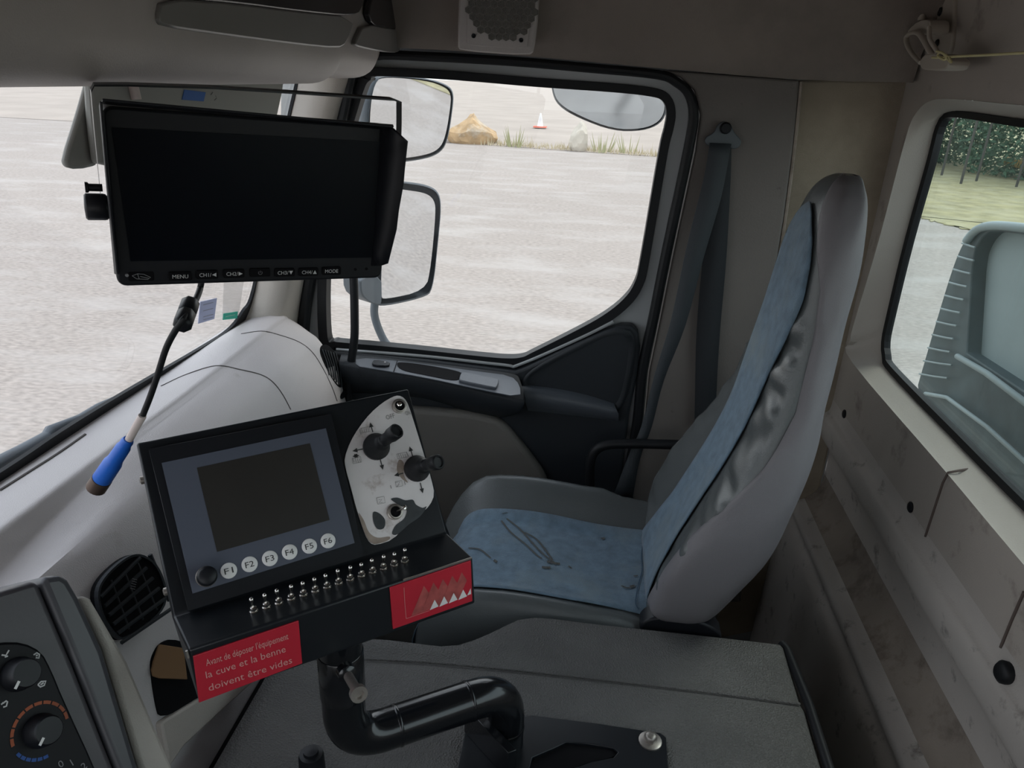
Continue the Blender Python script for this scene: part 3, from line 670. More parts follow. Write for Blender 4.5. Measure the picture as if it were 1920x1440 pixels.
M['seamc'] = mat('dark_seam', (.09, .08, .075), .8)  # dark line colour for the dash joints and the defrost slot
seam('seam', [(302, 724), (350, 702), (405, 686), (450, 693), (490, 703), (512, 717), (530, 740), (545, 768)], .0011, 6, 'seamc')
seam('seam', [(452, 626), (490, 621), (520, 627), (560, 641), (585, 660), (605, 690), (622, 725), (632, 752)], .0011, 6, 'seamc')
# corner vent at the passenger end
vq = px_smooth([(600, 652), (606, 645), (618, 648), (634, 668), (644, 700), (646, 722), (638, 728), (628, 718), (612, 690), (601, 665)], 2)
vpts = [dsurf(a, b, .002) for a, b in vq]
vn = pnormal(vpts)
if vn.x < 0: vn = -vn
vent = slab('air_vent', vpts, -vn*.004, M['black_matt'], dash)
for k in range(6):
    a0 = Vector((604+k*5.2, 655+k*1.5)); a1 = Vector((618+k*4.6, 703+k*4.6))
    tube('louvre', [dsurf(a0.x, a0.y, .005), dsurf((a0.x+a1.x)/2+2, (a0.y+a1.y)/2, .006), dsurf(a1.x, a1.y, .005)], .0016, M['door_dark'], vent, 6)
slab('vent_wheel', [dsurf(a, b, .003) for a, b in px_smooth([(638, 742), (645, 732), (652, 733), (650, 742), (640, 750)], 1)], (-.004, 0, 0), M['black_plastic'], dash)
# face vent beside the centre stack
vq = px_smooth([(181, 1112), (196, 1080), (236, 1044), (266, 1036), (300, 1060), (318, 1120), (296, 1160), (240, 1198), (222, 1200), (192, 1160)], 2)
c = dsurf(245, 1120, 0); vfr = Fr(c+Vector((.010, 0, .004)), (0, 1, 0), (1, -.1, .33))
vpts = vfr.pts(vq, .003)
vent = slab('air_vent', vpts, -vfr.N*.012, M['black_matt'], dash)
ring('vent_rim', vfr.pts(vq, .005), vfr.pts(inset(vq, 4), .005), -vfr.N*.006, M['door_dark'], vent)
bars = []
for k in range(6):  # diagonal bars, upper right to lower left in the photo
    a = vfr.at(188+k*8.0, 1120+k*17, .004); b = vfr.at(262+k*12, 1046+k*19, .004)
    bars.append(tube_geo([a, b], .0026, 6))
for k in range(4):
    a = vfr.at(206+k*25, 1088-k*16, .001); b = vfr.at(240+k*26, 1180-k*18, .001)
    bars.append(tube_geo([a, b], .0028, 6))
multi('louvre', bars, M['door_dark'], vent)
flat('vent_mark', [text_geo('|||||', vfr, *[(vfr.at(243, 1106)-vfr.o).dot(vfr.U), (vfr.at(243, 1106)-vfr.o).dot(vfr.V)], .006, .0065, width=.012, ang=.7)], M['grey_print'], vent)
# storage opening with cardboard behind the control box
cq = px_smooth([(282, 1255), (284, 1232), (300, 1205), (330, 1196), (400, 1230), (420, 1300), (368, 1312), (302, 1350), (292, 1320)], 2)
c = dsurf(320, 1290, 0); cfr = Fr(c, (0, 1, 0), (1, -.05, .2))
slab('storage_opening', cfr.pts(cq, .004), -cfr.N*.01, M['black_matt'], dash)
cb = slab('cardboard_box', cfr.pts([(286, 1256), (289, 1240), (300, 1208), (345, 1215), (352, 1274), (300, 1272), (288, 1268)], .008), -cfr.N*.003, M['cardboard'], None, bevel=.001)
tag(cb, 'brown cardboard flap in the storage opening behind the control box', 'cardboard')
slab('storage_lip', cfr.pts([(303, 1355), (372, 1312), (420, 1288), (470, 1262), (480, 1275), (420, 1330), (345, 1400), (318, 1440), (312, 1400)], .010), -cfr.N*.012, M['dash_low'], dash, bevel=.003)
# defrost slot
seam('defrost_slot', [(0, 920), (60, 882), (110, 850), (160, 815)], .0022, 5, 'seamc')
# black strip painting the dark of the gap between dash and engine cover
box('gap_shade', (-.475, -.2, -1.3), (.03, 0, 0), (0, 1.2, 0), (0, 0, .40), M['black_matt'], dash)

# heater control stack
N_ = nrm((.85, -.25, .45)); hv = Fr(P(75, 1260, x=-.43), Vector((.28, .96, 0)), N_)
t = thing('heater_control_panel', hv.o, 'dark grey centre stack panel with two rotary heater knobs', 'heater panel')
slab('surround', hv.pts([(-40, 1122), (0, 1108), (60, 1090), (72, 1090), (140, 1250), (215, 1440), (240, 1500), (-40, 1500)]), -hv.N*.11, mat('dark_grey_stack', (.048, .043, .050), .42, spec=.5, bump=.1), t, bevel=.014, seg=5)
slab('side_strip', hv.pts([(76, 1090), (88, 1080), (115, 1076), (130, 1086), (150, 1120), (195, 1218), (262, 1440), (285, 1500), (243, 1500), (219, 1440), (144, 1250)], .001), -hv.N*.11, mat('slate_stack_edge', (.060, .060, .068), .4), t, bevel=.006, seg=3)
slab('side_flank', hv.pts([(150, 1116), (196, 1214), (264, 1440), (290, 1500), (345, 1500), (325, 1440), (240, 1240), (170, 1120)], -.014), -hv.N*.09, M['dash_low'], t, bevel=.004)
M['satin_black'] = mat('satin_black_fascia', (.006, .006, .008), .5, spec=.2)
slab('control_face', hv.pts(px_smooth([(-60, 1215), (0, 1204), (45, 1204), (80, 1222), (98, 1256), (120, 1310), (180, 1440), (210, 1520), (-60, 1520)], 1), .003), -hv.N*.004, M['satin_black'], t, bevel=.002)
hvu = lambda px, py: ((hv.at(px, py)-hv.o).dot(hv.U), (hv.at(px, py)-hv.o).dot(hv.V))
for (kx, ky, tx, ty) in [(34, 1264, 36, 1277), (75, 1370, 82, 1383)]:
    c = hv.at(kx, ky, .003); r_ = .0120
    kn = lathe('knob', c, hv.N, [(r_*1.12, 0), (r_*1.1, .004), (r_, .006), (r_*.96, .013), (r_*.85, .0148), (r_*.2, .015)], M['black_plastic'], t, 28)
    a = hv.at(tx, ty, .0185); b = hv.at(tx-7.5, ty+15, .0185)
    flat('pointer', [stroke_geo([a, b], .0022, hv.N)], M['white'], kn)
cc = hv.at(76, 1370, .0035); arcs_o, arcs_b = [], []
def arcseg(a0, a1, r0, r1):
    pts = [cc+hv.U*math.cos(a)*r0+hv.V*math.sin(a)*r0 for a in (a0, (a0+a1)/2, a1)]+[cc+hv.U*math.cos(a)*r1+hv.V*math.sin(a)*r1 for a in (a1, (a0+a1)/2, a0)]
    return pts, [tuple(range(6))]
for k in range(10): arcs_o.append(arcseg(math.radians(170-k*19), math.radians(154-k*19), .0200, .0226))
for k in range(6): arcs_b.append(arcseg(math.radians(188+k*12), math.radians(198+k*12), .0200, .0226))
flat('hot_scale', arcs_o, M['orange'], t); flat('cold_scale', arcs_b, M['blue_print'], t)
geos = []
for (px, py, s) in [(112, 1430, '0'), (135, 1425, '1'), (155, 1434, '2')]:
    u, v = hvu(px, py); geos.append(text_geo(s, hv, u-.003, v-.003, .006, .0036))
flat('numbers', geos, M['grey_print'], t)
def icon(px, py, shape, s=.0022):
    return stroke_geo([hv.at(px+a, py+b, .0036) for a, b in shape], s*.55, hv.N)
flat('air_symbols', [icon(11, 1228, [(-8, 0), (0, 1), (3, -4), (6, -9)]), icon(11, 1228, [(-2, 4), (4, 2)]), icon(69, 1229, [(-6, -1), (0, -5), (5, -2), (4, 5), (-2, 4)]), icon(69, 1229, [(-2, 0), (2, 0)]),
    icon(78, 1282, [(-7, 2), (-1, -4), (8, -5), (5, 3), (-2, 6), (-7, 2)]), icon(78, 1282, [(-2, 2), (4, -2)]), icon(8, 1318, [(-6, 3), (4, -4), (6, -2), (4, 6), (-2, 8)]), icon(8, 1318, [(-4, 0), (0, 0)])], M['white_print'], t)

# wiper outside
wp = [(-60, 905), (0, 866), (40, 846), (88, 820), (94, 808), (150, 783), (185, 762), (212, 748), (255, 728)]
base = P(0, 866, x=-.80)
t = thing('wiper', base, 'grey windscreen wiper lying along the foot of the windscreen', 'wiper')
tube('arm', [P(a, b, x=-.79) for a, b in wp[:4]], .010, M['mirror_shell'], t, 8)
tube('blade', [P(a, b, x=-.79) for a, b in wp[3:]], [.009, .009, .006, .006, .004, .002], M['mirror_shell'], t, 8)

# stickers on the windscreen
wf = Fr(WS[0], (0, 1, 0), wn)
t = tag(slab('sticker', wf.pts([(376, 566), (407, 559), (402, 598), (372, 607)], .002), -wn*.001, M['paper']), 'lavender printed paper sticker inside the windscreen corner', 'sticker')
ln = []
for k in range(6):
    if k in (1, 3): continue
    ln.append(stroke_geo([wf.at(381, 572+k*5.6, .0026), wf.at(400, 567+k*5.6, .0026)], .0009, wn))
flat('print', ln, M['grey_print'], t)
t = tag(slab('sticker', wf.pts([(420, 530), (458, 522), (447, 596), (417, 600)], .002), -wn*.0006, M['clear_film']), 'clear sticker with a green foot inside the windscreen corner', 'sticker')
slab('green_strip', wf.pts([(419, 588), (446, 584), (445, 597), (418, 600)], .0028), -wn*.0004, M['green'], t)
flat('print', [stroke_geo([wf.at(423, 594, .0032), wf.at(441, 590, .0032)], .0008, wn)], M['white_print'], t)

# grab handle on the front pillar
t = tube('grab_bar', [P(a, b, y=1.44) for a, b in px_cat([(664, 300), (658, 330), (657, 450), (663, 520), (665, 600), (664, 640), (657, 690), (652, 740), (655, 790)], 4)], .0088, M['rubber'], None, 12)
tag(t, 'dark upright grab handle on the front pillar beside the door window', 'handle')
# bent tube beside the seat
t = tube('grab_rail', [P(a, b, y=1.40) for a, b in px_cat([(1108, 960), (1106, 900), (1107, 866), (1116, 845), (1138, 834), (1180, 832), (1240, 833), (1330, 836)], 5)], .0105, M['rubber'], None, 12)
tag(t, 'bent black tube rail between the seat and the door', 'rail')

# ================================================================== SEAT BELT
an = P(1357, 250, y=1.475)
t = thing('seat_belt', an, 'dark grey seat belt hanging from its anchor on the pillar', 'seat belt')
bf = Fr(an, (1, 0, 0), (0, -1, 0))
slab('anchor_plate', [bf.at(a, b) for a, b in px_smooth([(1345, 234), (1357, 226), (1370, 232), (1378, 250), (1391, 262), (1388, 276), (1374, 281), (1362, 272), (1345, 271), (1332, 277), (1321, 268), (1323, 256), (1338, 250)], 2)], (0, .006, 0), M['steel'] if False else mat('dark_steel', (.10, .115, .125), .4, metal=.4), t, bevel=.0015)
lathe('bolt', bf.at(1360, 240), (0, -1, 0), [(.0105, 0), (.0105, .006), (.008, .009), (.003, .009)], M['black_plastic'], t, 18)
def strap(name, A, B, y0, y1, mm):
    n = len(A); rows = []
    a = [P(p[0], p[1], y=y0+(y1-y0)*i/(n-1)) for i, p in enumerate(A)]; b = [P(p[0], p[1], y=y0+(y1-y0)*i/(n-1)) for i, p in enumerate(B)]
    a = catmull(a, 4); b = catmull(b, 4)
    return grid(name, [a, [x.lerp(y, .5) for x, y in zip(a, b)], b], M[mm], t, solid=.0015)
strap('webbing', [(1345, 268), (1336, 330), (1318, 480), (1306, 620), (1303, 745), (1302, 800)], [(1371, 272), (1370, 330), (1362, 480), (1350, 620), (1344, 720), (1342, 790)], 1.478, 1.47, 'webbing_d')
strap('webbing', [(1331, 268), (1318, 340), (1288, 460), (1258, 600), (1228, 700), (1202, 800), (1176, 860), (1150, 930)], [(1371, 270), (1352, 370), (1320, 480), (1285, 610), (1245, 712), (1222, 800), (1200, 860), (1186, 935)], 1.472, 1.40, 'webbing')
bk = P(1168, 938, y=1.39)
box('buckle', bk+Vector((-.024, -.02, -.006)), (.048, 0, 0), (0, .03, 0), (0, 0, .012), M['black_plastic'], t, bevel=.004)
box('buckle_stalk', bk+Vector((-.016, -.01, -.09)), (.034, 0, 0), (0, .02, 0), (0, 0, .085), M['black_plastic'], t, bevel=.005)

# ================================================================== PASSENGER SEAT
YC = 1.12
seat = thing('passenger_seat', (.0, YC, -1.35), 'passenger seat in a grey vinyl cover with a blue velour centre', 'seat')
# back: z, front x, half width, thickness, bolster
BK = [(-.110, .334, .010, .014, 0), (-.113, .326, .034, .024, 0), (-.121, .316, .054, .036, 0), (-.137, .306, .074, .050, 0), (-.163, .298, .090, .060, 0), (-.205, .290, .103, .068, .002), (-.267, .284, .112, .073, .004), (-.341, .275, .122, .078, .006), (-.416, .262, .138, .086, .010),
      (-.480, .249, .152, .098, .018), (-.544, .230, .166, .112, .032), (-.608, .206, .176, .122, .048), (-.672, .181, .180, .130, .056), (-.730, .158, .176, .122, .048), (-.775, .142, .165, .11, .034), (-.80, .132, .14, .10, .01)]
def interp(tab, z):
    for a, b in zip(tab, tab[1:]):
        if b[0] <= z <= a[0]:
            k = (z-a[0])/(b[0]-a[0]); return [a[i]+(b[i]-a[i])*k for i in range(len(a))]
    return tab[0] if z > tab[0][0] else tab[-1]
def smoothtab(tab, n):
    v = catmull([Vector(r[:3]) for r in tab], n); w2 = catmull([Vector((r[0], r[3], r[4])) for r in tab], n)
    return [(a[0], a[1], a[2], b[1], b[2]) for a, b in zip(v, w2)]
BT = smoothtab(BK, 9)
def wr(y, z, s=0):
    """soft wrinkles of the loose cover"""
    return .0042*math.sin(z*88+y*60+math.sin(y*31+s)*1.6)+.0022*math.sin(z*150-y*40+1.5*math.sin(z*33))
def back_pt(row, a, out_=0, wk=1):
    z, x, w_, th, bo = row
    ca, sa = math.cos(a), math.sin(a)             # a=0: near side (towards camera), 90deg: front, 180 far, 270 rear
    e = .62
    uy = -math.copysign(abs(ca)**e, ca); ux = math.copysign(abs(sa)**.75, sa)
    y = YC+uy*w_
    front = ux > 0
    xx = x-bo*(abs(uy)**2.2)*(1 if front else .3)
    cx_ = xx+th*.5
    xx = cx_-ux*(th*.5)
    k = wk*sstep(.35, .90, abs(uy))*sstep(.38, .72, ux)*sstep(-.25, -.36, z)*(1 if uy < 0 else .35)
    n = Vector((-ux, uy, 0)); n.normalize()
    return Vector((xx, y, z))+n*(out_+k*wr(y, z, 1 if uy > 0 else 4)*1.6)
NA = 140
rows = [[back_pt(r, 2*math.pi*j/NA) for j in range(NA)] for r in BT]
grid('seat_back', rows, M['vinyl'], seat, closed=True, caps=True)
# stretch cover: rear and near side shell over the headrest and down the side
crows = []
for r in BT:
    z = r[0]; ca_ = [(-.10, 80), (-.16, 66), (-.20, 48), (-.25, 18), (-.32, 6), (-.42, 0), (-.50, 8), (-.57, 26), (-.64, 48), (-.72, 60), (-.82, 66)]
    deg = 66
    for (za, da), (zb_, db) in zip(ca_, ca_[1:]):
        if zb_ <= z <= za: deg = da+(db-da)*(z-za)/(zb_-za)
    a0 = math.radians(deg) ; a1 = math.radians(-180-min(deg, 12))
    L = []
    for j in range(40):
        a = a0+(a1-a0)*j/39; L.append(back_pt(r, a, (.0055 if 0 < j < 39 else .001)+.0016*math.sin(z*38+math.sin(a*2)*2.5)*math.sin(a*3+z*9), 0))
    crows.append(L)
grid('stretch_cover', crows, M['cover'], seat, solid=.003)
# lower skirt of the cover hanging at the near side
sk = [PS(px_cat([(1512, 880), (1480, 930), (1440, 985), (1390, 1040), (1330, 1090), (1262, 1122), (1228, 1136)], 4), y=.800),
      PS(px_cat([(1510, 930), (1478, 985), (1450, 1030), (1400, 1062), (1345, 1095), (1280, 1130), (1228, 1146)], 4), y=.795),
      PS(px_cat([(1500, 950), (1462, 1040), (1444, 1084), (1385, 1086), (1330, 1112), (1292, 1146), (1230, 1150)], 4), y=.800)]
# blue velour centre of the back
def front_pt(z, yy, o_=.0):
    r = interp(BT, z); w_ = r[2]; u = max(-.999, min(.999, (yy-YC)/w_))
    ca = -math.copysign(abs(u)**(1/.62), u); a = math.acos(max(-1, min(1, ca)))
    return back_pt(r, a, o_, 0)
ctl = [(-.150, 0.004), (-.156, .020), (-.170, .038), (-.190, .054), (-.220, .070), (-.267, .080), (-.341, .078), (-.427, .074), (-.512, .071), (-.60, .070), (-.68, .073), (-.74, .088), (-.80, .110), (-.815, .114)]
rows = []
for i in range(60):
    z = -.150+(-.795+.150)*i/59
    for a, b in zip(ctl, ctl[1:]):
        if b[0] <= z <= a[0]: hw = a[1]+(b[1]-a[1])*(z-a[0])/(b[0]-a[0])
    hn = hw+.012*sstep(-.16, -.20, z)*sstep(-.40, -.28, z); hf = hw-.016*sstep(-.34, -.50, z)
    rows.append([front_pt(z, YC-hn+(hn+hf)*j/14, .004) for j in range(15)])
grid('back_velour', rows, M['blue'], seat, solid=.002)
# cushion
CY_, CW = 1.12, .178
def cush_top(x, yy):
    """height of the cushion; u across, bolsters at the sides"""
    u = abs(yy-CY_)/CW
    z = -.800+(.068*sstep(.42, .80, u) if yy > CY_ else .018*sstep(.6, .9, u))-.015*sstep(-.08, -.245, x)**2
    z += .010*sstep(.05, -.1, x)
    if u > .80: z -= .07*((u-.80)/.20)**2.0
    if x < -.17: z -= .16*((-.17-x)/.085)**2.4*.55
    z -= .03*sstep(.02, .17, x)*sstep(.5, .9, u)
    return z
rows = []
XS = [-.255, -.25, -.24, -.225, -.205, -.18, -.15, -.11, -.07, -.03, .01, .05, .09, .13, .17, .20]
for x in XS:
    L = []
    f = 1-.16*max(0, (-.16-x)/.095)**2
    for j in range(41):
        u = -1+2*j/40; yy = CY_+CW*f*math.copysign(abs(u)**.85, u)
        k = sstep(.5, .9, abs(u)); L.append(Vector((x, yy, cush_top(x, CY_+(yy-CY_)/f)+k*.004*math.sin(x*90+yy*12)*sstep(-.1, .1, x))))
    L = [Vector((x, L[0].y+.012, L[0].z-.09))]+L+[Vector((x, L[-1].y-.012, L[-1].z-.09))]
    rows.append(L)
rows = [[Vector((-.24, p.y, p.z-.12)) for p in rows[0]]]+rows
grid('seat_cushion', rows, M['vinyl'], seat, solid=.004)
rows = []
for i in range(50):
    x = -.258+(.178+.258)*i/49
    hw0 = .114-.004*sstep(-.05, .12, x); L = []
    for j in range(17):
        yy = CY_-.018+hw0*(-1+2*j/16); L.append(Vector((x, yy, cush_top(x, yy)+.005)))
    rows.append(L)
rows = [[Vector((-.262, p.y, p.z-.05)) for p in rows[0]], [Vector((-.263, p.y, p.z-.02)) for p in rows[0]]]+rows
grid('cushion_velour', rows, M['blue'], seat, solid=.002)
# painted crease shade where the back meets the cushion, and the dried mud marks
def cpt(px, py, h=.0075):
    r = ray(px, py).normalized(); q = .8
    while q < 2 and (r*q).z > cush_top((r*q).x, (r*q).y)+h: q += .002
    return r*q
def marks(name, lines, wd, mm):
    g = []
    for L in lines:
        p3 = [cpt(a, b) for a, b in px_cat(L, 4)]; g.append(stroke_geo(p3, wd, Vector((0, 0, 1))))
    flat(name, g, M[mm], seat)
marks('mud_marks', [[(940, 976), (958, 998), (985, 1020), (1006, 1040), (1016, 1047)], [(950, 972), (975, 992), (1000, 1020), (1020, 1040), (1040, 1055)], [(984, 998), (1005, 1010), (1022, 1030), (1036, 1050)], [(942, 962), (952, 960)], [(878, 1027), (900, 1030), (920, 1046)], [(1165, 1098), (1176, 1102), (1188, 1100)], [(1188, 1080), (1196, 1079)], [(1066, 1061), (1072, 1066)]], .0032, 'stain')
marks('mud_spots', [[(1026, 1052), (1036, 1055), (1050, 1057)], [(1016, 1063), (1024, 1064), (1032, 1064)], [(926, 1050), (932, 1054)], [(1182, 1100), (1190, 1098)], [(1128, 1010), (1134, 1009)]], .0060, 'stain')
marks('crease', [[(1208, 1004), (1203, 1040), (1204, 1070), (1196, 1100), (1192, 1130), (1198, 1143)]], .0020, 'blue_shade')
# seat base and adjusters
box('base_frame', (-.17, 1.015, -1.45), (.42, 0, 0), (0, .25, 0), (0, 0, .62), M['black_matt'], seat, bevel=.02)
slab('side_trim', [P(a, b, y=.955) for a, b in px_smooth([(1205, 1166), (1228, 1158), (1280, 1158), (1330, 1172), (1356, 1192), (1350, 1205), (1195, 1190)], 2)], (0, .035, 0), M['black_plastic'], seat, bevel=.010, seg=3)
tube('adjuster_ring', [P(a, b, y=.97) for a, b in px_cat([(826, 1205), (824, 1185), (830, 1170), (840, 1168), (842, 1185), (838, 1205)], 4)], .004, M['rubber'], seat, 8)

# ================================================================== ENGINE COVER
crease = px_cat([(520, 1232), (600, 1234), (700, 1238), (800, 1243), (900, 1252), (1000, 1262), (1120, 1275), (1250, 1290), (1380, 1306), (1500, 1322)], 3)
topl = px_cat([(520, 1215), (600, 1212), (690, 1198), (760, 1204), (850, 1212), (925, 1185), (990, 1158), (1110, 1170), (1240, 1184), (1350, 1196), (1462, 1209)], 3)
eng = thing('engine_cover', (0, .6, -1.3), 'grained grey rubber engine cover between the seats', 'engine cover')
nC = 30
cr3 = resample([P(a, b, z=-.80) for a, b in crease], nC, False)
tp3 = resample([P(a, b, z=-.790) for a, b in topl], nC, False)
for i, p in enumerate(tp3): p.z = -.790
def lerp_row(a, b, k, dz=0): return [p.lerp(q, k)+Vector((0, 0, dz)) for p, q in zip(a, b)]
skirt = [Vector((p.x, p.y+.03, -1.3)) for p in tp3]; sk0 = [Vector((p.x, p.y+.008, p.z-.008)) for p in tp3]
near = [Vector((p.x, p.y-1.0, -.80)) for p in cr3]
rows = [near, lerp_row(near, cr3, .5), lerp_row(near, cr3, .95), lerp_row(near, cr3, .99, .002), lerp_row(cr3, tp3, .03, -.003), lerp_row(cr3, tp3, .5, -.002), tp3, sk0, skirt]
rows = [[Vector((r[0].x-.002, r[0].y, -1.3))]+r+[Vector((r[-1].x+.006, r[-1].y, r[-1].z-.006)), Vector((r[-1].x+.008, r[-1].y, -1.3))] for r in rows]
grid('cover_body', rows, M['mat_rubber'], eng)
ed = [Vector((p.x+.012, p.y, -.798)) for p in [cr3[-1]-Vector((0, .9, 0)), cr3[-1]-Vector((0, .3, 0)), cr3[-1], tp3[-1], tp3[-1]+Vector((-.006, .012, -.01))]]
tube('edge_trim', ed, .007, M['rubber'], eng, 8)
tube('crease_line', [p+Vector((0, 0, .002)) for p in cr3], .0018, M['mat_rubber'], eng, 6)
# bracket bolted on it
bz = -.793
bp = [(872, 1372), (900, 1348), (1000, 1341), (1120, 1356), (1238, 1374), (1249, 1382), (1253, 1440), (1262, 1520), (840, 1520)]
t = thing('mounting_bracket', P(1050, 1400, z=bz), 'black steel bracket plate bolted to the engine cover', 'bracket')
hole = [(998, 1420), (1040, 1402), (1062, 1391), (1100, 1394), (1150, 1402), (1159, 1410), (1150, 1420), (1110, 1428), (1075, 1440), (1050, 1470), (985, 1470)]
slab('plate', [P(a, b, z=bz) for a, b in bp], (0, 0, -.006), M['black_sheet'], t, holes=[[P(a, b, z=bz) for a, b in hole]], bevel=.001)
slab('cut_out_floor', [P(a, b, z=bz-.004) for a, b in px_smooth(hole, 1)], (0, 0, -.003), M['black_matt'], t)
box('rib', P(870, 1372, z=bz), P(950, 1462, z=bz)-P(870, 1372, z=bz), (.010, .006, 0), (0, 0, .045), M['black_paint'], t, bevel=.001)
c = P(1219, 1390, z=bz)
lathe('washer', c, (0, 0, 1), [(.015, 0), (.015, .002), (.013, .003), (.003, .003)], M['steel'], t, 20)
lathe('bolt', c, (0, 0, 1), [(.008, .003), (.0085, .004), (.0085, .010), (.006, .012), (.002, .012)], M['steel'], t, 6)
# round black rubber stud on the cover
c = P(583, 1412, z=-.75)
t = thing('rubber_stud', Vector((c.x, c.y, -.80)), 'short round black stud on the engine cover below the control box', 'stud')
lathe('body', Vector((c.x, c.y, -.80)), (0, 0, 1), [(.016, 0), (.015, .044), (.0135, .049), (.009, .050), (.0085, .054), (.002, .055)], M['black_plastic'], t, 24)

# ================================================================== PIPE ARM
def fillet(K, r, n=8):
    out = [K[0]]
    for i in range(1, len(K)-1):
        a = (K[i-1]-K[i]).normalized(); b = (K[i+1]-K[i]).normalized(); p0 = K[i]+a*r; p2 = K[i]+b*r
        for j in range(n+1):
            k = j/n; out.append(p0*(1-k)**2+K[i]*2*k*(1-k)+p2*k*k)
    out.append(K[-1]); return out
K0 = Vector((-.236, .592, -.545)); zh = -.703
K1 = Vector((K0.x, K0.y, zh)); K2 = P(951, 1290, z=zh); K3 = Vector((K2.x, K2.y, bz))
arm_ = thing('pipe_arm', K3, 'black painted bent steel pipe carrying the control box', 'pipe')
path = fillet([K0, K1, K2, K3], .048, 10)
tube('pipe', path, .0236, M['black_paint'], arm_, 28)
d12 = (K2-K1).normalized()
for k, (c, ax) in enumerate([(K1+d12*.060, d12), (K2-d12*.052, d12), (Vector((K2.x, K2.y, zh-.062)), Vector((0, 0, -1)))]):
    pp_ = [(.0230, -.003), (.0242, -.0015), (.0245, 0), (.0242, .0015), (.0230, .003)]
    lathe('weld_bead', c, ax, pp_, M['black_paint'], arm_, 28)
lathe('collar', Vector((K0.x, K0.y, K0.z-.085)), (0, 0, 1), [(.0234, 0), (.0245, .001), (.0245, .060), (.0234, .061)], M['black_paint'], arm_, 28)
sc0 = P(650, 1262, pl=(K0-fwd*.03, -fwd)); sc1 = P(672, 1300, pl=(K0-fwd*.065, -fwd))
lathe('screw_boss', sc0, (sc1-sc0), [(.0095, -.006), (.0095, .004), (.006, .006)], M['black_paint'], arm_, 16)
lathe('clamp_screw', sc0, (sc1-sc0), [(.0048, 0), (.0048, (sc1-sc0).length-.004), (.0085, (sc1-sc0).length-.003), (.0085, (sc1-sc0).length+.003), (.005, (sc1-sc0).length+.003), (.004, (sc1-sc0).length)], M['steel'], arm_, 16)

# ================================================================== CONTROL BOX
BO = Vector((-.3205, .7210, -.4598)); BU = Vector((.8023, .5964, .0251)); BN = Vector((.4702, -.6574, .5889)); BW, BH = .288, .17181
BO = BO*.90
bx = Fr(BO, BU, BN)
LG = Vector((0, -.0358, .0435))*.90; LP = Vector((0, -.0556, -.0335))*.90
ctl_box = thing('control_box', bx.p(0, -BH/2-.09, -.02), 'black sheet-metal control box with dark touch panel, toggles and red plates', 'control box')
pr = [(BH/2, 0), (-BH/2, 0), (-BH/2+LG.y, LG.z), (-BH/2+LG.y+LP.y, LG.z+LP.z), (-BH/2+LG.y+LP.y+.012, -.045), (BH/2-.004, -.045)]
V = []; Fc = []
for u in (-BW/2, BW/2): V += [bx.p(u+(.0066 if i in (2, 3, 4) else 0)*1.0, v, n) for i, (v, n) in enumerate(pr)]
k = len(pr); Fc = [tuple(range(k)), tuple(range(k, 2*k))]+[(i, (i+1) % k, k+(i+1) % k, k+i) for i in range(k)]
mk('housing', V, Fc, M['black_sheet'], ctl_box, bevel=.0025, seg=3)
# touch panel
slab('panel_bezel', bx.pts(px_smooth([(279, 842), (279, 842), (618, 776), (622, 778), (683, 1042), (683, 1042), (355, 1146), (352, 1144)], 1), .010), -bx.N*.010, M['black_plastic'], ctl_box, bevel=.002)
face = slab('panel_film', bx.pts([(303, 868), (611, 803), (665, 1018), (361, 1113)], .0115), -bx.N*.002, M['hmi_grey'], ctl_box)
slab('touch_screen', bx.pts([(369, 877), (581, 831), (618, 975), (407, 1035)], .0120), -bx.N*.001, M['hmi_screen'], ctl_box)
def buv(px, py, n=0):
    q = bx.at(px, py, n)-bx.o; return q.dot(bx.U), q.dot(bx.V)
for i, (px, py) in enumerate([(429, 1070), (468, 1058), (506, 1047), (543, 1035), (580, 1024), (615, 1014)]):
    c = bx.at(px, py, .0115)
    b = lathe('function_key', c, bx.N, [(.0077, 0), (.0077, .0008), (.0072, .0013), (.001, .0014)], M['white'], ctl_box, 24)
    u, v = buv(px, py, .0130)
    flat('lettering', [text_geo('F%d' % (i+1), bx, u-.0042, v-.0029, .0059, .0132, width=.0083)], M['ink'], b)
c = bx.at(387, 1081, .0115)
lathe('key_ring', c, bx.N, [(.0100, 0), (.0100, .001), (.0088, .002), (.0085, .001)], M['steel'], ctl_box, 24)
lathe('push_knob', c, bx.N, [(.0086, 0), (.0082, .008), (.0095, .011), (.0092, .017), (.007, .019), (.001, .019)], M['black_plastic'], ctl_box, 24)
# worn aluminium plate with joysticks
plo = [(747, 741), (736, 744), (717, 755), (695, 774), (674, 800), (657, 828), (646, 858), (647, 875), (658, 914), (669, 957), (684, 1002), (694, 1019), (706, 1022), (737, 1012), (760, 985), (790, 962), (806, 948), (815, 927), (809, 899), (794, 849), (779, 800), (766, 759), (758, 746)]
plate = slab('aluminium_plate', bx.pts(px_smooth(plo, 1), .0016), -bx.N*.0015, M['plate'], ctl_box)
flat('black_wear', [(bx.pts(px_cat(L, 4, True), .0021), None) and (lambda q: (q, [tuple(range(len(q)))]))(bx.pts(px_cat(L, 4, True), .0021)) for L in
    [[(733, 936), (745, 933), (760, 938), (774, 937), (780, 946), (792, 952), (800, 950), (788, 968), (766, 984), (745, 1002), (735, 1000), (742, 985), (758, 972), (762, 955), (748, 947)], [(700, 960), (712, 963), (722, 975), (720, 990), (708, 992), (700, 978)]]], M['sootmark'], plate)
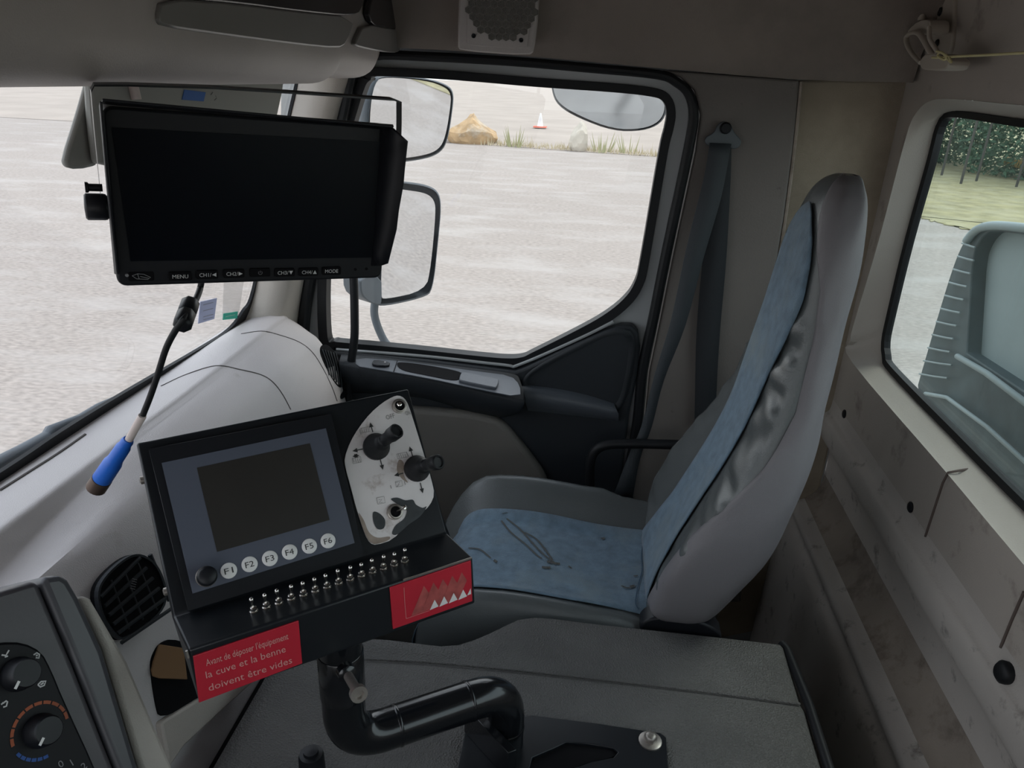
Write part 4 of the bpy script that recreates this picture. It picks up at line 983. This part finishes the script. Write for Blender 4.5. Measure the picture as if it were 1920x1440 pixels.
flat('brown_grime', [(lambda q: (q, [tuple(range(len(q)))]))(bx.pts(px_cat(L, 4, True), .0019)) for L in
    [[(672, 962), (682, 975), (692, 998), (708, 1008), (730, 1006), (728, 1013), (706, 1020), (694, 1016), (684, 1000)], [(748, 862), (757, 868), (757, 890), (765, 905), (752, 896), (744, 880)]]], M['rustmark'], plate)
def arrow(a, b, n=.0022, wd=.0011):
    A, B = bx.at(*a, n), bx.at(*b, n); d = (B-A).normalized(); s = bx.N.cross(d)
    return [stroke_geo([A, B-d*.003], wd, bx.N), ([B, B-d*.0055+s*.0026, B-d*.0055-s*.0026], [(0, 1, 2)])]
g = []
for a, b in [((699, 810), (694, 792)), ((680, 842), (661, 846)), ((713, 861), (718, 881)), ((774, 856), (768, 837)), ((756, 887), (739, 892)), ((788, 905), (793, 925)), ((668, 855), (661, 856)), ((668, 855), (674, 854))]: g += arrow(a, b)
flat('arrows', g, M['ink'], plate)
def rect_outline(cx_, cy_, w_, h_, sk_=0, n=.0022, wd=.0005):
    e = (.22, .95); q = [(cx_-w_/2, cy_-h_/2+w_*.1), (cx_+w_/2, cy_-h_/2-w_*.1), (cx_+w_/2+h_*.2, cy_+h_/2-w_*.1), (cx_-w_/2+h_*.2, cy_+h_/2+w_*.1)]
    p = bx.pts(q, n); return stroke_geo(p+[p[0]], wd, bx.N)
sy = [rect_outline(684, 806, 16, 9), rect_outline(668, 863, 16, 10), rect_outline(753, 854, 18, 9), rect_outline(747, 907, 12, 10), rect_outline(713, 938, 14, 12)]
for (cx_, cy_) in [(684, 806), (668, 863), (753, 854)]:
    for k in range(4): sy.append(stroke_geo(bx.pts([(cx_-6+k*4, cy_-3), (cx_-4+k*4, cy_+4)], .0022), .0005, bx.N))
sy += [stroke_geo(bx.pts([(674, 805), (677, 815)], .0022), .0007, bx.N), stroke_geo(bx.pts([(762, 847), (766, 856)], .0022), .0007, bx.N), stroke_geo(bx.pts([(732, 910), (734, 916)], .0022), .0008, bx.N), stroke_geo(bx.pts([(758, 902), (760, 909)], .0022), .0007, bx.N), stroke_geo(bx.pts([(742, 905), (750, 903), (744, 913), (749, 908)], .0022), .0005, bx.N), stroke_geo(bx.pts([(710, 937), (716, 936), (711, 943), (717, 942)], .0022), .0005, bx.N)]
flat('symbols', sy, M['ink_soft'], plate)
angp = math.atan2(.0, 1)
u1, v1 = buv(724, 788); u2, v2 = buv(760, 780)
flat('lettering', [text_geo('OFF', bx, u1, v1, .0055, .0022, width=.0105, ang=.05), text_geo('ON', bx, u2+.0005, v2, .0050, .0022, width=.0055, ang=.05)], M['ink_soft'], plate)
def joystick(base, tip, r0, r1):
    A = bx.at(*base, .0016); B = bx.at(*tip, .050); d = (B-A).normalized(); L = (B-A).length
    g = thing_part = bpy.data.objects.new('joystick', None); link(g, ctl_box); OFF[g.name] = off(ctl_box)
    pr_ = [(r0*1.02, -.001), (r0*1.04, .003)]
    for k in range(5): pr_ += [(r0*(1-.09*k), .005+k*.004), (r0*(.90-.09*k), .0072+k*.004)]
    pr_ += [(r0*.42, .027), (r0*.40, .030)]
    V1, F1 = lathe_geo(A, bx.N*.75+d*.25, pr_, 24); b = mk('boot', V1, F1, M['rubber'], g, smooth=True)
    C = A+(bx.N*.75+d*.25).normalized()*.022; d2 = (B-C).normalized(); L2 = (B-C).length
    lathe('stick', C, d2, [(r1*.8, 0), (r1*.85, L2*.35), (r1*.80, L2*.4), (r1*1.0, L2*.62), (r1*1.02, L2*.96), (r1*.9, L2), (r1*.75, L2*1.0), (r1*.65, L2*.93), (r1*.1, L2*.92)], M['rubber'], g, 24)
joystick((705, 838), (745, 807), .0148, .0083)
joystick((781, 879), (823, 866), .0146, .0083)
def toggle(base, tip, s=1, n=.0016, fr=bx, par=ctl_box, tilt_n=.016):
    A = fr.at(*base, n); B = fr.at(*tip, tilt_n)
    g = bpy.data.objects.new('toggle_switch', None); link(g, par); OFF[g.name] = off(par)
    lathe('nut', A, fr.N, [(.0082*s, 0), (.0082*s, .0022*s), (.0070*s, .0028*s), (.0066*s, .0046*s), (.0056*s, .0048*s), (.0054*s, .0020*s)], M['steel'], g, 18)
    lathe('dark_socket', A, fr.N, [(.0054*s, .001), (.0054*s, .0026*s), (.003*s, .0032*s), (.0005, .0034*s)], M['black_matt'], g, 14)
    d = (B-A); L = d.length
    lathe('lever', A, d, [(.0013*s, .001), (.0015*s, L*.6), (.0024*s, L*.85), (.0026*s, L*.95), (.0014*s, L)], M['chrome'], g, 12)
toggle((748, 762), (749, 757), 1.05); toggle((740, 960), (761, 951), 1.1)
# 14 small toggles along the ledge
LGn = nrm(Vector((0, -LG.z, -LG.y))); lN = bx.V*.0+ (bx.U.cross(bx.V*LG.y+bx.N*LG.z)).normalized()
if lN.dot(bx.V) < 0: lN = -lN
lo_ = bx.p(0, -BH/2, 0)+(bx.V*LG.y+bx.N*LG.z)*.5; lf = Fr(lo_, bx.U, lN)
A0 = lf.at(476, 1147, 0); A1 = lf.at(759, 1054, 0)
for k in range(14):
    c = A0.lerp(A1, k/13)
    g = bpy.data.objects.new('toggle_switch', None); link(g, ctl_box); OFF[g.name] = off(ctl_box)
    lathe('bushing', c, lN, [(.0042, 0), (.0042, .0018), (.0032, .0022), (.0031, .0058), (.0024, .0062)], M['chrome'], g, 12)
    jt = Vector((random.uniform(-.06, .06), random.uniform(-.06, .06), 0)); dd = (lN+jt).normalized()
    lathe('lever', c, dd, [(.0011, .005), (.0012, .0125), (.0022, .0150), (.0023, .0168), (.0010, .0182)], M['chrome'], g, 10)
# red plates on the lip
lp0 = bx.p(0, -BH/2, 0)+bx.V*LG.y+bx.N*LG.z; lpd = -(bx.V*LP.y+bx.N*LP.z).normalized()
lN2 = bx.U.cross(lpd)
if lN2.dot(-fwd) < 0: lN2 = -lN2
lf2 = Fr(lp0, bx.U, lN2)
rl = slab('warning_plate', lf2.pts([(362, 1231), (560, 1164), (567, 1244), (373, 1318)], .0018), -lN2*.0018, M['red'], ctl_box, bevel=.0004)
def l2(px, py): q = lf2.at(px, py, .002)-lf2.o; return q.dot(lf2.U), q.dot(lf2.V)
tx = []
for s, a, b, hh in [('Avant de déposer l\'équipement', (387, 1249), (541, 1198), .0075), ('la cuve et la benne', (387, 1272), (536, 1222), .0078), ('doivent être vides', (392, 1296), (548, 1243), .0078)]:
    (ua, va), (ub, vb) = l2(*a), l2(*b); wd_ = math.hypot(ub-ua, vb-va); tx.append(text_geo(s, lf2, ua, va, hh, .0021, width=wd_, ang=math.atan2(vb-va, ub-ua)))
flat('lettering', tx, M['engrave'], rl)
rr = slab('warning_plate', lf2.pts([(731, 1102), (883, 1051), (886, 1127), (737, 1180)], .0018), -lN2*.0018, M['red'], ctl_box, bevel=.0004)
tri = []; dia = []
def q2(x, y): return lf2.at(620+x/6, 1000+y/6, .0021)
def q3(x, y): return lf2.at(620+x/6, 1000+y/6, .0019)
for k in range(4):
    x0, y0 = 1115+k*107, 865-k*38
    tri.append(([q2(x0, y0), q2(x0+55, y0-118), q2(x0+98, y0-43)], [(0, 1, 2)]))
tri.append(([q2(1535, 700), q2(1576, 618), q2(1580, 682)], [(0, 1, 2)]))
for k in range(5):
    x0, y0 = 905+k*106, 935-k*38
    dia.append(([q3(x0, y0), q3(x0+145, y0-345), q3(x0+205, y0-255), q3(x0+110, y0-45)], [(0, 1, 2, 3)]))
dia = [d for d in dia if True]
flat('diamond_pattern', dia, M['red_pale'], rr); flat('white_triangles', tri, M['white'], rr)
flat('outline', [stroke_geo([q2(825, 610), q2(835, 800), q2(850, 960)], .0004, lN2), stroke_geo([q2(850, 960), q2(1110, 870)], .0004, lN2)], M['engrave'], rr)
# bright worn edge of the ledge
tube('worn_edge', [lf2.p(-BW/2+.005, 0, .0003), lf2.p(-BW/2+.0055, -.008, .0003)], .0012, M['steel'], ctl_box, 6)
tube('worn_edge', [lf2.p(.07, 0, -.0002), lf2.p(BW/2+.005, 0, -.0002)], .0010, M['steel'], ctl_box, 6)
# screws at the left flank
for px, py, n in [(243, 900, -.02), (290, 1115, -.012)]:
    c = bx.p(-BW/2, buv(px, py)[1], n); lathe('screw', c, -bx.U, [(.004, 0), (.004, .003), (.002, .004)], M['steel'], ctl_box, 12)

# ================================================================== MONITOR
MO = Vector((-.315, .6698, -.1192)); MU = Vector((.7941, .6043, -.066)); MN = Vector((.5958, -.7952, -.1124)); MW, MH = .25, .1546
mf = Fr(MO, MU, MN)
mon = thing('monitor', MO, 'black camera monitor with a sun hood hanging from a bracket', 'monitor')
def mp(l, n): return mf.pts(l, n)
body = [(-MW/2, -MH/2), (MW/2, -MH/2), (MW/2, MH/2), (-MW/2, MH/2)]
def rrect(w_, h_, r, n=5, cx_=0, cy_=0):
    o = []
    for sx, sy_, a0 in [(1, 1, 0), (-1, 1, 90), (-1, -1, 180), (1, -1, 270)]:
        for k in range(n+1):
            a = math.radians(a0+90*k/n); o.append((cx_+sx*(w_/2-r)+r*math.cos(a), cy_+sy_*(h_/2-r)+r*math.sin(a)))
    return o
slab('case', [mf.p(u, v, 0) for u, v in rrect(MW, MH, .008)], -mf.N*.024, M['black_plastic'], mon, bevel=.0025, seg=3)
slab('display', mp([(209, 239), (713, 266), (698, 483), (245, 490)], .0008), -mf.N*.0006, M['screen_off'], mon)
bsz = [(338, 517, 'MENU', 34), (388, 514, 'CH1/◀', 34), (438, 512, 'CH2/▶', 34), (487, 510, '', 30), (533, 510, 'CH3/▼', 30), (578, 509, 'CH4/▲', 30), (621, 507, 'MODE', 28)]
def muv(px, py): q = mf.at(px, py)-mf.o; return q.dot(mf.U), q.dot(mf.V)
for px, py, s, wpx in bsz:
    u, v = muv(px, py)
    b = slab('button', [mf.p(u+a, v+c, .0022) for a, c in rrect(.0195, .0085, .0015, 3)], -mf.N*.003, M['black_matt'], mon, bevel=.0006)
    if s:
        lab, tri_ = (s[:-1], s[-1]) if s[-1] in '◀▶▼▲' else (s, '')
        wd_ = .0115 if tri_ else .0135
        g = [text_geo(lab, mf, u-.0070, v-.0018, .0038, .0024, width=wd_ if not tri_ else .0105)]
        if tri_:
            cx_, s_ = u+.0060, .0019
            sh = {'◀': [(-1, 0), (1, 1), (1, -1)], '▶': [(1, 0), (-1, 1), (-1, -1)], '▼': [(0, -1), (-1, 1), (1, 1)], '▲': [(0, 1), (-1, -1), (1, -1)]}[tri_]
            g.append(([mf.p(cx_+a*s_, v+c*s_, .0024) for a, c in sh], [(0, 1, 2)]))
        flat('lettering', g, M['white_print'], b)
    else:
        c = mf.p(u, v, .0024); ar = [c+mf.U*.0018*math.cos(a)+mf.V*.0018*math.sin(a) for a in [math.radians(130+k*28) for k in range(11)]]
        flat('power_symbol', [stroke_geo(ar, .0004, mf.N), stroke_geo([c, c+mf.V*.0022], .0004, mf.N)], M['grey_print'], b)
u, v = muv(265, 518)
bd = slab('badge', [mf.p(u+a, v+c, .0006) for a, c in rrect(.021, .0085, .0015, 3)], -mf.N*.0005, M['black_matt'], mon)
flat('emblem', [stroke_geo([mf.p(u+a, v+c, .0010) for a, c in L], .0005, mf.N) for L in [[(-.0075, .001), (-.003, .0028), (.002, .0022), (.0075, -.001), (.005, -.0028), (-.004, -.002), (-.0075, .001)], [(-.003, .0026), (-.002, -.002)], [(-.001, .0002), (.006, -.0018)]]], M['grey_print'], bd)
u, v = muv(238, 516); lathe('led', mf.p(u, v, 0), mf.N, [(.0016, 0), (.0014, .0010), (.0004, .0012)], M['grey_print'], mon, 10)
for px, py in [(666, 505), (687, 504)]:
    lathe('sensor', mf.at(px, py), mf.N, [(.0016, 0), (.0015, .0005), (.0005, .0002)], M['black_matt'], mon, 10)
# sun hood: top and two flanks reaching towards the viewer
hd = .034
TL, TR, BL_, BR_ = (-MW/2, MH/2), (MW/2, MH/2), (-MW/2, -MH/2), (MW/2, -MH/2)
topin = [mf.at(208, 238, .001), mf.at(716, 265, .001)]
tF = [mf.at(192, 190, hd), mf.at(738, 240, hd)]
slab('hood_top', [mf.p(-MW/2, MH/2+.001, 0), mf.p(MW/2, MH/2+.001, 0), tF[1], tF[0]], mf.V*.0022, M['black_plastic'], mon, bevel=.0008)
slab('hood_flank', [mf.p(-MW/2, MH/2, 0), tF[0], mf.at(204, 330, .022), mf.at(224, 515, .006), mf.p(-MW/2, -MH/2+.012, 0)], -mf.U*.002, M['black_plastic'], mon, bevel=.0008)
fo = [tF[1], mf.at(765, 265, hd), mf.at(759, 320, .033), mf.at(757, 345, .032), mf.at(748, 395, .030), mf.at(744, 430, .026), mf.at(736, 462, .022), mf.at(728, 494, .016), mf.at(716, 498, .008)]
fi = [mf.p(MW/2-.012, MH/2-(MH-.014)*k/8, -.002) for k in range(9)]
grid('hood_flank', [fi, [a.lerp(b, .35)+mf.U*.003 for a, b in zip(fi, fo)], fo], M['black_plastic'], mon, smooth='auto', solid=.0022)
inner = [mf.at(209, 240, .0015), mf.at(715, 266, .0015), tF[1], tF[0]]
# bracket (flat steel U) and knobs
br = thing('monitor_bracket', mf.p(0, MH/2+.03, -.012), 'flat black steel bracket holding the camera monitor', 'bracket')
def bar(name, pts, wdir, wd, th, nd, mm, par):
    pts = [Vector(p) for p in pts]; rows = []
    for p in pts: rows.append([p-wdir*wd/2, p+wdir*wd/2, p+wdir*wd/2+nd*th, p-wdir*wd/2+nd*th])
    return grid(name, rows, M[mm], par, smooth=False, closed=True, caps=True)
bpth = [mf.at(189, 370, -.012), mf.at(186, 340, -.012), mf.at(176, 240, -.012), mf.at(170, 172, -.012), mf.at(176, 160, -.012), mf.at(240, 160, -.012), mf.at(400, 165, -.012), mf.at(560, 175, -.012), mf.at(735, 187, -.012), mf.at(748, 192, -.012), mf.at(748, 230, -.012), mf.at(746, 330, -.012)]
bar('steel_strap', bpth, mf.N, .014, .0016, mf.V, 'black_sheet', br)
kc = mf.at(205, 388, -.012)
lathe('clamp_knob', mf.at(200, 388, -.012), -mf.U, [(.006, -.004), (.011, 0), (.0115, .002), (.0115, .015), (.010, .0165), (.002, .017)], M['black_plastic'], br, 12)
lathe('clamp_knob', mf.p(MW/2+.004, .0, -.012), mf.U, [(.006, 0), (.0095, .001), (.0095, .006), (.008, .007), (.002, .007)], M['black_plastic'], br, 12)
lathe('pin', mf.at(192, 352, -.012), -mf.U, [(.0032, 0), (.0032, .010), (.0045, .011), (.0045, .013)], M['black_plastic'], br, 10)

# cable with ferrite bead and blue plug
cy = .615
def cp(a, b): return P(a, b, y=.615+.075*max(0, min(1, (600-b)/60)))
cab = thing('monitor_cable', cp(372, 540), 'black cable with blue plug dangling below the monitor', 'cable')
tube('lead', [cp(a, b) for a, b in px_cat([(380, 515), (374, 545), (362, 572), (349, 592), (330, 618), (312, 652), (298, 695), (283, 740), (268, 778)], 6)], .0031, M['rubber'], cab, 12)
fa, fb = cp(358, 566), cp(341, 612)
lathe('ferrite_bead', fa, fb-fa, [(.0045, 0), (.0080, .002), (.0090, .004), (.0090, (fb-fa).length*.46), (.0080, (fb-fa).length*.5), (.0090, (fb-fa).length*.54), (.0090, (fb-fa).length-.004), (.0075, (fb-fa).length-.001), (.0045, (fb-fa).length)], M['black_plastic'], cab, 8)
tube('pale_sleeve', [cp(267, 780), cp(255, 800), cp(242, 824)], .0040, M['white_sleeve'], cab, 12)
pa, pb = cp(241, 824), cp(180, 915); L_ = (pb-pa).length
lathe('plug', pa, pb-pa, [(.0050, 0), (.0062, .003), (.0060, .008), (.0074, .012), (.0078, L_*.40), (.0086, L_*.44), (.0094, L_*.48), (.0098, L_*.80), (.0088, L_*.82)], M['blue_plug'], cab, 20)
lathe('plug_ring', pa, pb-pa, [(.0090, L_*.80), (.0102, L_*.81), (.0102, L_*1.0), (.0088, L_*1.0), (.0080, L_*.93), (.001, L_*.93)], mat('bronze_ring', (.12, .085, .07), .35, metal=.6), cab, 20)

# sun visor behind the monitor
vf = Fr(P(300, 200, x=-.57), (0.02, 1, 0), (1, -.02, .10))
vis = thing('sun_visor', vf.o, 'grey sun visor hanging behind the camera monitor', 'sun visor')
M['visor'] = mat('visor_grey', (.30, .30, .28), .6)
slab('visor_panel', vf.pts(px_smooth([(170, 120), (538, 120), (528, 190), (500, 300), (190, 330), (176, 230)], 1)), -vf.N*.012, M['visor'], vis, bevel=.004)
slab('visor_flap', vf.pts(px_smooth([(172, 130), (165, 160), (148, 220), (124, 295), (126, 312), (150, 318), (192, 308), (182, 220)], 1), -.014), -vf.N*.008, M['visor'], vis, bevel=.003)
lb = slab('label', vf.pts([(346, 168), (386, 173), (382, 190), (342, 187)], .0012), -vf.N*.001, M['blue_label'], vis)
flat('scuff_marks', [stroke_geo(vf.pts([(395, 178), (399, 173)], .001), .0012, vf.N), stroke_geo(vf.pts([(402, 188), (406, 184), (404, 179)], .001), .0012, vf.N)], M['ink'], vis)
lathe('pivot', vf.at(252, 170, .004), vf.V, [(.006, -.01), (.006, .01)], M['white_sleeve'], vis, 12)

# ================================================================== MIRRORS OUTSIDE
def mirror(name, label, outl_, glass_, y0, tilt, depth, shell='mirror_shell', gm='mirror', rim=True, y_off=0):
    c = P(sum(a for a, b in outl_)/len(outl_), sum(b for a, b in outl_)/len(outl_), y=y0)
    fr = Fr(c, (1, 0, 0), tilt); t = thing(name, c, label, 'mirror')
    o_ = px_smooth(outl_, 2); V = fr.pts(o_); V2 = [c+(p-c)*.93-fr.N*depth*.6 for p in V]; V3 = [c+(p-c)*.72-fr.N*depth for p in V]
    grid('shell', [[fr.o+(p-fr.o)*.97+fr.N*.001 for p in V]+[fr.o+(V[0]-fr.o)*.97+fr.N*.001], V+[V[0]], V2+[V2[0]], V3+[V3[0]]], M[shell], t)
    mk('shell_back', V3, [tuple(range(len(V3)))], M[shell], t)
    slab('mirror_glass', fr.pts(px_smooth(glass_, 2), .002), -fr.N*.003, M[gm], t)
    return t, fr
t1, f1 = mirror('wing_mirror', 'lower tall wing mirror outside the door window, on a bent arm', [(690, 335), (760, 340), (800, 346), (822, 358), (828, 385), (822, 450), (812, 545), (795, 558), (720, 575), (700, 570), (690, 545)],
    [(712, 350), (760, 356), (800, 362), (815, 376), (817, 400), (808, 500), (798, 545), (720, 562), (714, 555), (716, 480)], 1.83, (.89, -.45, -.05), .09)
slab('hinge_block', f1.pts(px_smooth([(676, 520), (716, 515), (717, 566), (712, 573), (694, 568), (677, 553)], 1), .004), -f1.N*.06, M['mirror_shell'], t1, bevel=.006)
tube('support_arm', [P(a, b, y=1.80) for a, b in px_cat([(703, 565), (702, 590), (712, 622), (728, 648), (760, 668), (790, 700)], 4)], .0105, M['mirror_shell'], t1, 10)
t2_, f2 = mirror('wing_mirror', 'upper wide-angle wing mirror outside the door window', [(700, 148), (722, 140), (800, 146), (838, 158), (851, 172), (849, 205), (840, 262), (828, 285), (800, 298), (740, 306), (692, 304), (686, 220)],
    [(702, 152), (724, 144), (800, 151), (834, 163), (846, 176), (844, 205), (835, 258), (823, 280), (798, 291), (740, 299), (697, 297), (692, 220)], 1.83, (.87, -.48, -.09), .07)
t3_, f3 = mirror('kerb_mirror', 'rounded kerb-view mirror hanging above the door window', [(1034, 140), (1140, 128), (1246, 160), (1252, 205), (1240, 232), (1205, 246), (1150, 246), (1085, 222), (1045, 198), (1034, 170)],
    [(1037, 142), (1140, 132), (1242, 163), (1248, 204), (1236, 229), (1204, 242), (1150, 242), (1088, 218), (1048, 195), (1037, 170)], 1.74, (.05, -.72, -.55), .05, gm='mirror_dusty')

# ================================================================== DUSTY PLASTIC SHROUD BEHIND THE REAR WINDOW
tx_ = .80
def tb(px, py, d=0): return P(px, py, x=tx_+d)
t = thing('plastic_shroud', tb(1820, 700), 'dusty black ribbed plastic shroud behind the rear window', 'shroud')
outl2 = px_cat([(1720, 722), (1755, 602), (1785, 505), (1806, 455), (1826, 430), (1852, 418), (1890, 417), (1960, 426)], 4)+[(2250, 470), (2250, 1300), (1960, 1010), (1800, 860), (1728, 780)]
hol = px_cat([(1822, 506), (1828, 470), (1846, 440), (1870, 434), (1960, 445)], 4)+[(2120, 470), (2120, 900), (1960, 760), (1812, 662)]
slab('shell', [tb(a, b) for a, b in outl2], (.05, 0, 0), M['tub'], t, holes=[[tb(a, b) for a, b in hol]], bevel=.003)
slab('glare_panel', [tb(a, b, .03) for a, b in inset(hol, -14)], (.01, 0, 0), M['tub_light'], t)  # glare inside the shroud, painted as a light grey sheet
rim = [tb(a, b, -.006) for a, b in px_cat([(1812, 452), (1830, 432), (1852, 424), (1890, 424), (1960, 433), (2100, 455)], 4)]
tube('rim', rim, .009, M['tub_light'], t, 8)
for k in range(11):
    y = 458+k*24.5; xl = 1808-k*8.0; xr = min(1828, xl+24+k*1.6) if k < 9 else xl+48
    tube('rib', [tb(xl-4, y-2, -.008), tb((xl+xr)/2, y+3, -.012), tb(xr, y+6, -.008)], .0022, M['tub_light'], t, 6)
tube('rail', [tb(1795, 668, -.01), tb(1850, 700, -.012), tb(1925, 757, -.012), tb(2100, 880, -.012)], .0065, M['tub_light'], t, 8)
tube('rail', [tb(1735, 738, -.01), tb(1775, 745, -.012), tb(1850, 800, -.012), tb(1960, 900, -.012)], .0045, M['tub_light'], t, 8)
